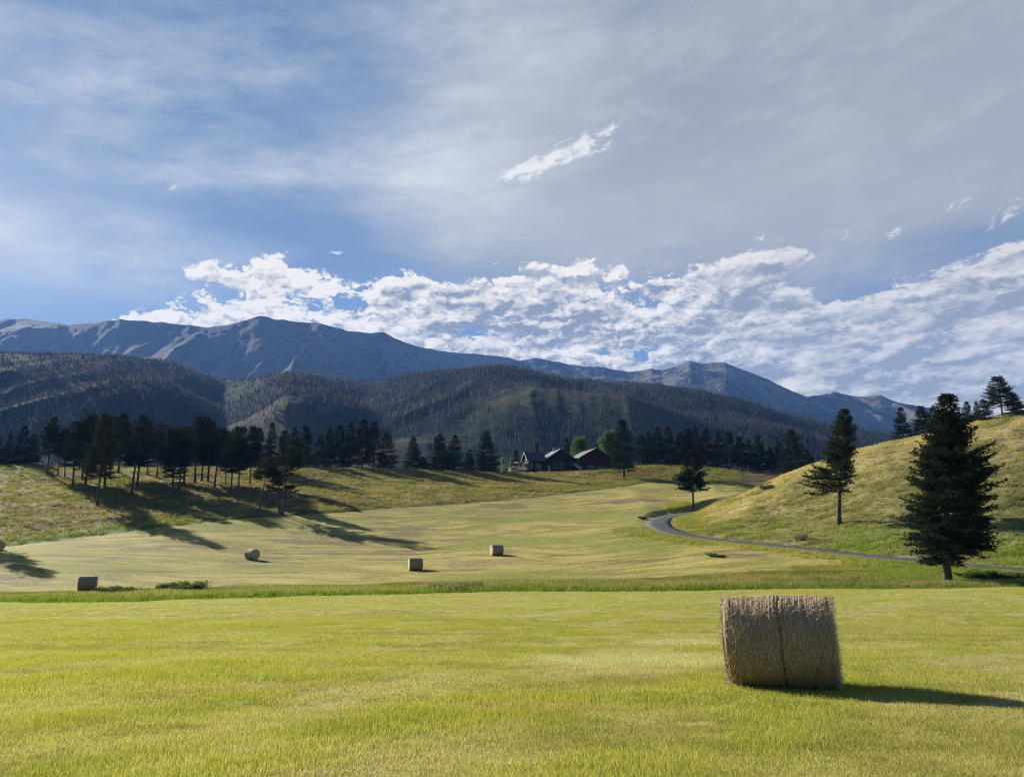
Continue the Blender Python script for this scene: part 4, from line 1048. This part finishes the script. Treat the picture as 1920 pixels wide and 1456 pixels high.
mtno, MG = ridge_mesh('mountains', MTNC, lambda u: np.full_like(u, 1750.), lambda u: 4000 + 350 * np.sin(u * 7 + 1), 10.0, -1.15, 1.15, 900, 260, 290, 11, .5, lambda t: .45 * t + .55 * t ** 1.6, mtn_mat(), 620., (), .6)
Xm, Ym, Zm, Tm, Um, rgm = MG
pxm = 960 + F * Um * .98
wood = .20 + sst(.9, .35, Tm) * .22 + sst(950, 1250, pxm) * .20 + .38 * np.exp(-((pxm - 740) / 110) ** 2) * sst(.95, .70, Tm) + .25 * np.exp(-((pxm - 560) / 90) ** 2) * sst(.98, .75, Tm) - .35 * sst(430, 200, pxm)
set_attr(mtno, 'wood', wood)

def far_trees():
    # height lookup on the hill grid
    ug = U_[0]; 
    def hz(u, t):
        fu = np.interp(u, ug, np.arange(len(ug))); ft = t * 149
        iu = np.clip(fu.astype(int), 0, len(ug) - 2); it = np.clip(ft.astype(int), 0, 148); a = fu - iu; b = ft - it
        def L(G): return (G[it, iu]*(1-a)+G[it, iu+1]*a)*(1-b) + (G[it+1, iu]*(1-a)+G[it+1, iu+1]*a)*b
        return L(X_), L(Y_), L(Z_)
    SN = simple('burned_trunk', (.022, .020, .024), .9, .3, .05, use_obj=False); GRN = simple('far_needles', (.011, .020, .014), .95, .4, .03, use_obj=False)  # burned trunk colour darkened further, standing in for cloud shade on the hills
    n = 150000
    u = -.86 + 1.72 * rng.random(n); t = .12 + .885 * rng.random(n) ** .75
    x, y, z = hz(u, np.minimum(t, .999))
    k = fbm(x / 120, y / 260, 4, 701); keep = (rng.random(n) < sst(.36, .52, k) + .24) & (y > 560) & ((t < .955) | (rng.random(n) < .22))
    bm = 0
    for (px, py, Yb, ra, rb, h) in BUMPS[:4]:
        c_ = pt(px, py, Yb); e = ((x - c_[0]) / ra) ** 2 + ((y - c_[1]) / rb) ** 2; keep &= (e > .7) | (rng.random(n) < .30)
    x, y, z, u = x[keep], y[keep], z[keep], u[keep]; n = len(x)
    green = rng.random(n) < .04 + .40 * sst(.46, .62, fbm(x / 160 + 31, y / 300, 3, 711)) * sst(-.35, .05, u) + .06
    def sticks(x, y, z, h, w):
        n = len(x); th = rng.random(n) * 6.28; lx = rng.normal(0, .04, n) * h
        V = np.zeros((n, 4, 3))
        for q in range(3): V[:, q] = np.stack([x + w*np.cos(th + q*2.094), y + w*np.sin(th + q*2.094), z - 1.5], 1)
        V[:, 3] = np.stack([x + lx, y, z + h], 1); i = np.arange(n)[:, None] * 4
        return V.reshape(-1, 3), np.concatenate([i + np.array([[0, 1, 3]]), i + np.array([[1, 2, 3]]), i + np.array([[2, 0, 3]])])
    g = ~green; hh = 3.5 + 6.5 * rng.random(g.sum()); V, T = sticks(x[g], y[g], z[g], hh, .26 + .16 * rng.random(g.sum()))
    tag(obj('burned_forest', mesh_np('burned_forest', V, tris=T, mats=[SN])), 'mass of grey burned tree trunks covering the front hills', 'burned forest', kind='stuff')
    # living conifers: two crossed ragged cones each
    x, y, z = x[green], y[green], z[green]; n = len(x); h = 3.5 + 5 * rng.random(n); w = h * .17
    VV = []; TT = []; o = 0
    for lev in range(3):
        zb = z + h * (.05 + .28 * lev); zt = z + h * (.48 + .26 * lev); ww = w * (1 - .27 * lev)
        th = rng.random(n) * 6.28; V = np.zeros((n, 6, 3))
        for q in range(5):
            r = ww * (.7 + .5 * rng.random(n)); V[:, q] = np.stack([x + r*np.cos(th+q*1.2566), y + r*np.sin(th+q*1.2566), zb + (rng.random(n) - .5) * h * .06], 1)
        V[:, 5] = np.stack([x, y, zt], 1); i = np.arange(n)[:, None] * 6 + o
        for q in range(5): TT.append(i + np.array([[q, (q+1) % 5, 5]]))
        VV.append(V.reshape(-1, 3)); o += n * 6
    tag(obj('living_forest', mesh_np('living_forest', np.concatenate(VV), tris=np.concatenate(TT), mats=[GRN])), 'scattered living dark green conifers among the burned trunks on the hills', 'forest', kind='stuff')
    # trunks standing up on the skylines of the front hills, one by one
    segs = [(0, 60, 14, 'at the far left on the left ridge crest'), (100, 330, 90, 'along the left ridge crest'), (330, 440, 26, 'where the left ridge drops to the saddle'),
            (440, 640, 62, 'along the crest of the middle hill'), (690, 940, 44, 'along the crest left of the highest front hill'), (960, 1200, 34, 'on the slope right of the highest front hill'), (1380, 1500, 30, 'on the falling right ridge')]
    SM = []
    for s in range(5):
        g2 = np.random.default_rng(900 + s); zz = np.linspace(0, 1, 6); pth = np.stack([g2.normal(0, .15, 6).cumsum() * zz, g2.normal(0, .1, 6).cumsum() * zz, zz * 14 - 1.2 * (zz == 0)], 1)
        parts = [tube_np(pth, .34 * (1 - .75 * zz) + .05, 5)]
        for b in range(6):
            h = 4 + 9 * g2.random(); az = g2.random() * 6.28; L = .5 + 1.1 * g2.random(); p0 = np.array([0, 0, h]); p1 = p0 + np.array([math.cos(az) * L, math.sin(az) * L, .2 * L])
            parts.append(tube_np(np.array([p0, (p0 + p1) / 2, p1]), np.array([.09, .07, .03]), 3))
        w = join(parts); SM.append(mesh_np('burned_trunk', w[0], quads=w[1], mats=[SN]))
    for (p0, p1, cnt, where) in segs:
        for c in range(cnt):
            px = p0 + (p1 - p0) * random.random() ** 1.0; u1 = ray(px, 700)[0]
            xx, yy, zz = hz(np.array([u1]), np.array([.985 + .013 * random.random()]))
            o = obj('burned_tree', SM[c % 5]); o.location = (float(xx[0]), float(yy[0]), float(zz[0]) - .3); s = random.uniform(.55, 1.2); o.scale = (1.5, 1.5, s); o.rotation_euler = (random.uniform(-.05, .05), random.uniform(-.08, .08), random.uniform(0, 6))
            tag(o, 'bare burned tree trunk standing ' + where, 'burned tree', 'burned trunks ' + where)
far_trees()

# ------------------------------------------------------------------ haze
def haze():
    m = bpy.data.materials.new('haze_air'); m.use_nodes = True; nt = m.node_tree
    nt.nodes.remove(nt.nodes['Principled BSDF']); v = nt.nodes.new('ShaderNodeVolumePrincipled')
    v.inputs['Color'].default_value = (.20, .42, 1, 1); v.inputs['Density'].default_value = HAZE_D; v.inputs['Anisotropy'].default_value = .1
    nt.links.new(v.outputs[0], nt.nodes['Material Output'].inputs['Volume'])
    b = MB(); x0, x1, y0, y1, z0, z1 = -7500, 7500, -300, 5900, -80, 1420
    b.box(((x0+x1)/2, (y0+y1)/2, (z0+z1)/2), (x1-x0, y1-y0, z1-z0)); o = b.build('haze', m); tag(o, kind='stuff')
HAZE_D = 5.5e-5
haze()

# ------------------------------------------------------------------ sky
def azel(px, py):
    a, b = ray(px, py); az = math.atan2(a, 1); return az, math.atan2(b, math.hypot(a, 1))
def sky():
    w = bpy.data.worlds.new('World'); bpy.context.scene.world = w; w.use_nodes = True; nt = w.node_tree
    bg = nt.nodes['Background']; bg.inputs['Strength'].default_value = .05
    st = nt.nodes.new('ShaderNodeTexSky'); st.sky_type = 'NISHITA'; st.sun_disc = False; st.sun_elevation = R(SUN_EL); st.sun_rotation = R(SUN_AZ)
    st.altitude = 1600; st.air_density = 1.0; st.dust_density = .6; st.ozone_density = 2.5
    tc = nt.nodes.new('ShaderNodeTexCoord'); d = S(nt, tc.outputs['Generated']); x, y, z = sep(nt, d)
    az = x.f('ARCTAN2', y); el = z.f('ARCSINE')
    k = 180 / math.pi
    A = az * k; E = el * k                                    # degrees
    def g(px, py, rx, ry, rot=0):                             # soft spot on the sky, radii in degrees
        a0, e0 = azel(px, py); a0 *= k; e0 *= k; c, s = math.cos(R(rot)), math.sin(R(rot))
        da = A - a0; de = E - e0
        u = (da * c + de * s) / rx; v = (de * c - da * s) / ry
        return ((u*u + v*v) * -1.0).f('EXPONENT')
    def n2(x, y, sc_, det, ro=.5, dist=0., seed=0.):
        n = nt.nodes.new('ShaderNodeTexNoise'); n.noise_dimensions = '2D'; n.inputs['Scale'].default_value = sc_; n.inputs['Detail'].default_value = det
        n.inputs['Roughness'].default_value = ro; n.inputs['Distortion'].default_value = dist
        link(nt, comb(nt, x + seed, y + seed * .37), n.inputs['Vector']); return S(nt, n.outputs[0])
    base = mulc(nt, S(nt, st.outputs[0]), (.36, .52, .72))
    base = mixc(nt, .62, base, mixc(nt, E.ss(10, 26), (1.35, 2.35, 4.0), (.86, 1.70, 3.20)))
    # high thin veil
    st1 = n2(A * .030, E * .060, 2.2, 6, .55, .2)
    st2 = n2(A * .035 + E * .028, E * .13 - A * .02, 2.0, 7, .62, .22, 3.)
    fine = n2(A * .10 + E * .05, E * .30 - A * .05, 2.0, 6, .68, .15, 7.)
    veil_env = g(1500,190,24,13) * 1.05 + g(1920,60,18,14) * .8 + g(1000,110,9,9) * .5 + g(980,420,13,5.0,-10) * .50 + g(1250,330,16,7) * .35 + g(1800,330,12,4) * .3 - g(1820,430,10,2.2,8) * .30
    veil = (veil_env + (st1 - .5) * .70 + (st2 - .5) * .40).ss(.12, 1.05)
    edge = g(860,240,6.0,10,-25) * .42 + g(780,330,12,4,-12) * .30 + g(1030,90,6,6) * .28 + g(930,390,9,3,-18) * .20
    cirr = (g(60,450,14,2.4,-5) * .62 + g(0,440,5,2.0) * .42 + g(370,455,7,1.3,-6) * .34 + g(60,60,14,4) * .30 + g(530,148,4.5,1.0,8) * .36 + g(250,250,18,8) * .26 + g(330,325,16,1.0,4) * .26 + g(60,180,14,3,-5) * .22 + g(700,30,14,3) * .34 + g(650,300,9,1.4,6) * .30 + g(450,60,9,2) * .18) * (.36 + (st2 - .3) * 1.9 + (fine - .45) * .6)
    white = (edge * (.35 + st2 * 1.3) + cirr).f('MAXIMUM', 0.0)
    c = mixc(nt, veil * .95, base, (2.95, 3.28, 3.72))
    c = mixc(nt, ((g(1260,210,10,5,-12) * .50 + g(1700,80,14,6) * .40 + g(1100,480,14,1.6) * .3) * (st1 * 1.6)).clamp(), c, (1.95, 2.42, 3.20))
    c = mixc(nt, ((g(1500,300,16,4,14) * .30 + g(1330,380,12,2.4,8) * .25) * (st2 * 1.7)).clamp(), c, (3.5, 3.8, 4.1))
    white = white * (.86 + (fine - .4) * .8)
    c = mixc(nt, (veil * (fine * .6 + st2 * .4).ss(.44, .66) * .42).clamp(), c, (3.9, 4.2, 4.6))
    c = mixc(nt, (white * .88).clamp(), c, (4.9, 5.5, 6.2))
    c = mixc(nt, (g(-60,430,9,5) * .35).clamp(), c, (6.0, 6.4, 6.9))
    # low cumulus bank
    tops = [(-200,700),(120,640),(200,590),(255,548),(300,505),(340,478),(420,466),(500,462),(560,482),(610,505),(700,508),(760,488),(860,490),(950,484),(1050,480),(1165,478),(1200,496),(1290,482),(1400,462),(1500,450),(1545,470),(1590,520),(1650,512),(1740,502),(1820,480),(1880,448),(2000,410),(2300,370)]
    fc = nt.nodes.new('ShaderNodeFloatCurve'); cur = fc.mapping.curves[0]
    nn = (A * (1 / 90.0)) + .5; nt.links.new(nn.k, fc.inputs['Value'])
    pts = []
    for (px, py) in tops:
        a, e = azel(px, py); pts.append((a * k / 90 + .5, e * k / 45))
    pts.sort()
    while len(cur.points) < len(pts): cur.points.new(.5, .5)
    for q_, (a, b) in zip(cur.points, pts): q_.location = (a, b); q_.handle_type = 'AUTO'
    fc.mapping.update(); fc.inputs['Factor'].default_value = 1
    top = S(nt, fc.outputs[0]) * 45.0
    rgt = A.ss(10, 24)
    wv = n2(A * .5, E * .9, 1.0, 4, .6)
    wx_ = n2(A * .9, E * 1.4, 1.0, 3, .55, 0., 31.)
    def dens(dx, dy, det):
        a = A + dx; e = E + dy
        n1 = n2(a * .17 + e * .03, e * .40 - a * .015, 1.0, det, .62, .15, 1.7)
        n3 = n2(a * .13 + e * .05, e * .46 - a * .055, 1.0, det, .64, .2, 4.2)
        vo = nt.nodes.new('ShaderNodeTexVoronoi'); vo.voronoi_dimensions = '2D'; vo.feature = 'F1'; vo.inputs['Scale'].default_value = 1.0; vo.inputs['Detail'].default_value = 2.5; vo.inputs['Roughness'].default_value = .62; vo.inputs['Lacunarity'].default_value = 2.2
        link(nt, comb(nt, a * .36 + wv * 1.2, e * .68 + wx_ * 1.0), vo.inputs['Vector'])
        bil = .42 - S(nt, vo.outputs['Distance'])
        return n1 * (1.0 - rgt) + n3 * rgt + bil * (.30 - rgt * .14)
    d0 = dens(0, 0, 7); d1 = dens(-.32, .42, 4)
    big = n2(A * .085 + E * .03, E * .26, 2.0, 3, .55, .2, 12.)
    hgt = (top - E)
    env = hgt.ss(-1.2, 2.0) * .50 - .235 + hgt.ss(1.5, 5.5) * .16 + (A.ss(-26, -14) - 1) * .03 + rgt * .03
    gaps = g(1120,668,5,.6) * .14 + g(1190,660,3,.8) * .08 + g(1195,535,1.5,1.0,20) * .20 + g(1440,672,6,.9,-15) * .20 + g(1565,520,3.0,2.2) * .50 + g(660,572,3.2,.8,-8) * .24 + g(430,560,4.0,.9,-4) * .20 + g(320,575,3,.8) * .20 + g(300,620,6,1.0) * .03 + g(1700,640,8,.6,-8) * .10 + g(240,520,4,1.6) * .2
    cov = d0 + env - gaps + g(480,515,9,2.6) * .07 + g(420,560,8,2) * .05
    alpha = cov.ss(.455, .575)
    lit = ((d0 - d1) * 2.8 + .5).clamp()
    thick = (n2(A * .12, E * .30, 1.6, 5, .6, .1, 22.) * .55 + cov * .5).ss(.46, .66)
    shade = (thick * (.45 + (big.ss(.40, .58)) * .75) * hgt.ss(.2, 2.6)).clamp()
    hot = (g(500,510,10,4) + g(450,600,9,2.5) + g(850,495,14,1.4) * .5) * .38
    lit2 = (.86 - shade * .66 + (lit - .5) * 1.2 + hot).clamp()
    cc = mixc(nt, lit2, (1.95, 2.28, 2.85), (7.3, 7.3, 7.2))
    cc = mixc(nt, rgt * .70, cc, mixc(nt, lit2, (2.35, 2.70, 3.20), (5.2, 5.35, 5.45)))
    c = mixc(nt, alpha * .97, c, cc)
    # small loose clouds
    lo = n2(A * .30 + E * .22, E * .75 - A * .30, 2.2, 7, .70, .4, 9.)
    loose = g(1035,297,3.2,.75,22) * 1.0 + g(1112,262,2.4,.55,24) * .66 + g(1120,285,1.8,.35,24) * .5 + g(970,322,2.4,.6,14) * .7 + g(1668,440,1.3,.35,25) * .62 + g(1588,440,.8,.35,20) * .5 + g(1432,443,.9,.35,10) * .5 + g(640,474,1.1,.25,4) * .55 + g(1800,385,1.5,.5,15) * .4 + g(1880,400,1.8,.7,30) * .5 + g(325,352,.5,.4) * .35
    la = (loose * 1.0 + (lo - .52) * 3.4 * loose.ss(.03, .45)).ss(.22, 1.15)
    c = mixc(nt, la * .90, c, (6.6, 6.9, 7.2))
    w.cycles.sampling_method = 'MANUAL'; w.cycles.sample_map_resolution = 256
    # below the horizon: dull ground light
    c = mixc(nt, E.ss(-1, -6), c, (.9, .95, .7))
    c = mulc(nt, c, (1.07, 1.0, .90))
    link(nt, c, bg.inputs['Color'])
sky()
sc = bpy.context.scene
sc.view_settings.view_transform = 'Standard'; sc.view_settings.look = 'None'; sc.view_settings.gamma = 1; sc.view_settings.use_curve_mapping = False
sc.view_settings.exposure = 1.4
sc.cycles.use_denoising = True; sc.cycles.filter_width = 1.15; sc.cycles.sample_clamp_indirect = 4
sc.cycles.max_bounces = 6; sc.cycles.diffuse_bounces = 3; sc.cycles.transmission_bounces = 3; sc.cycles.volume_bounces = 0; sc.cycles.transparent_max_bounces = 4
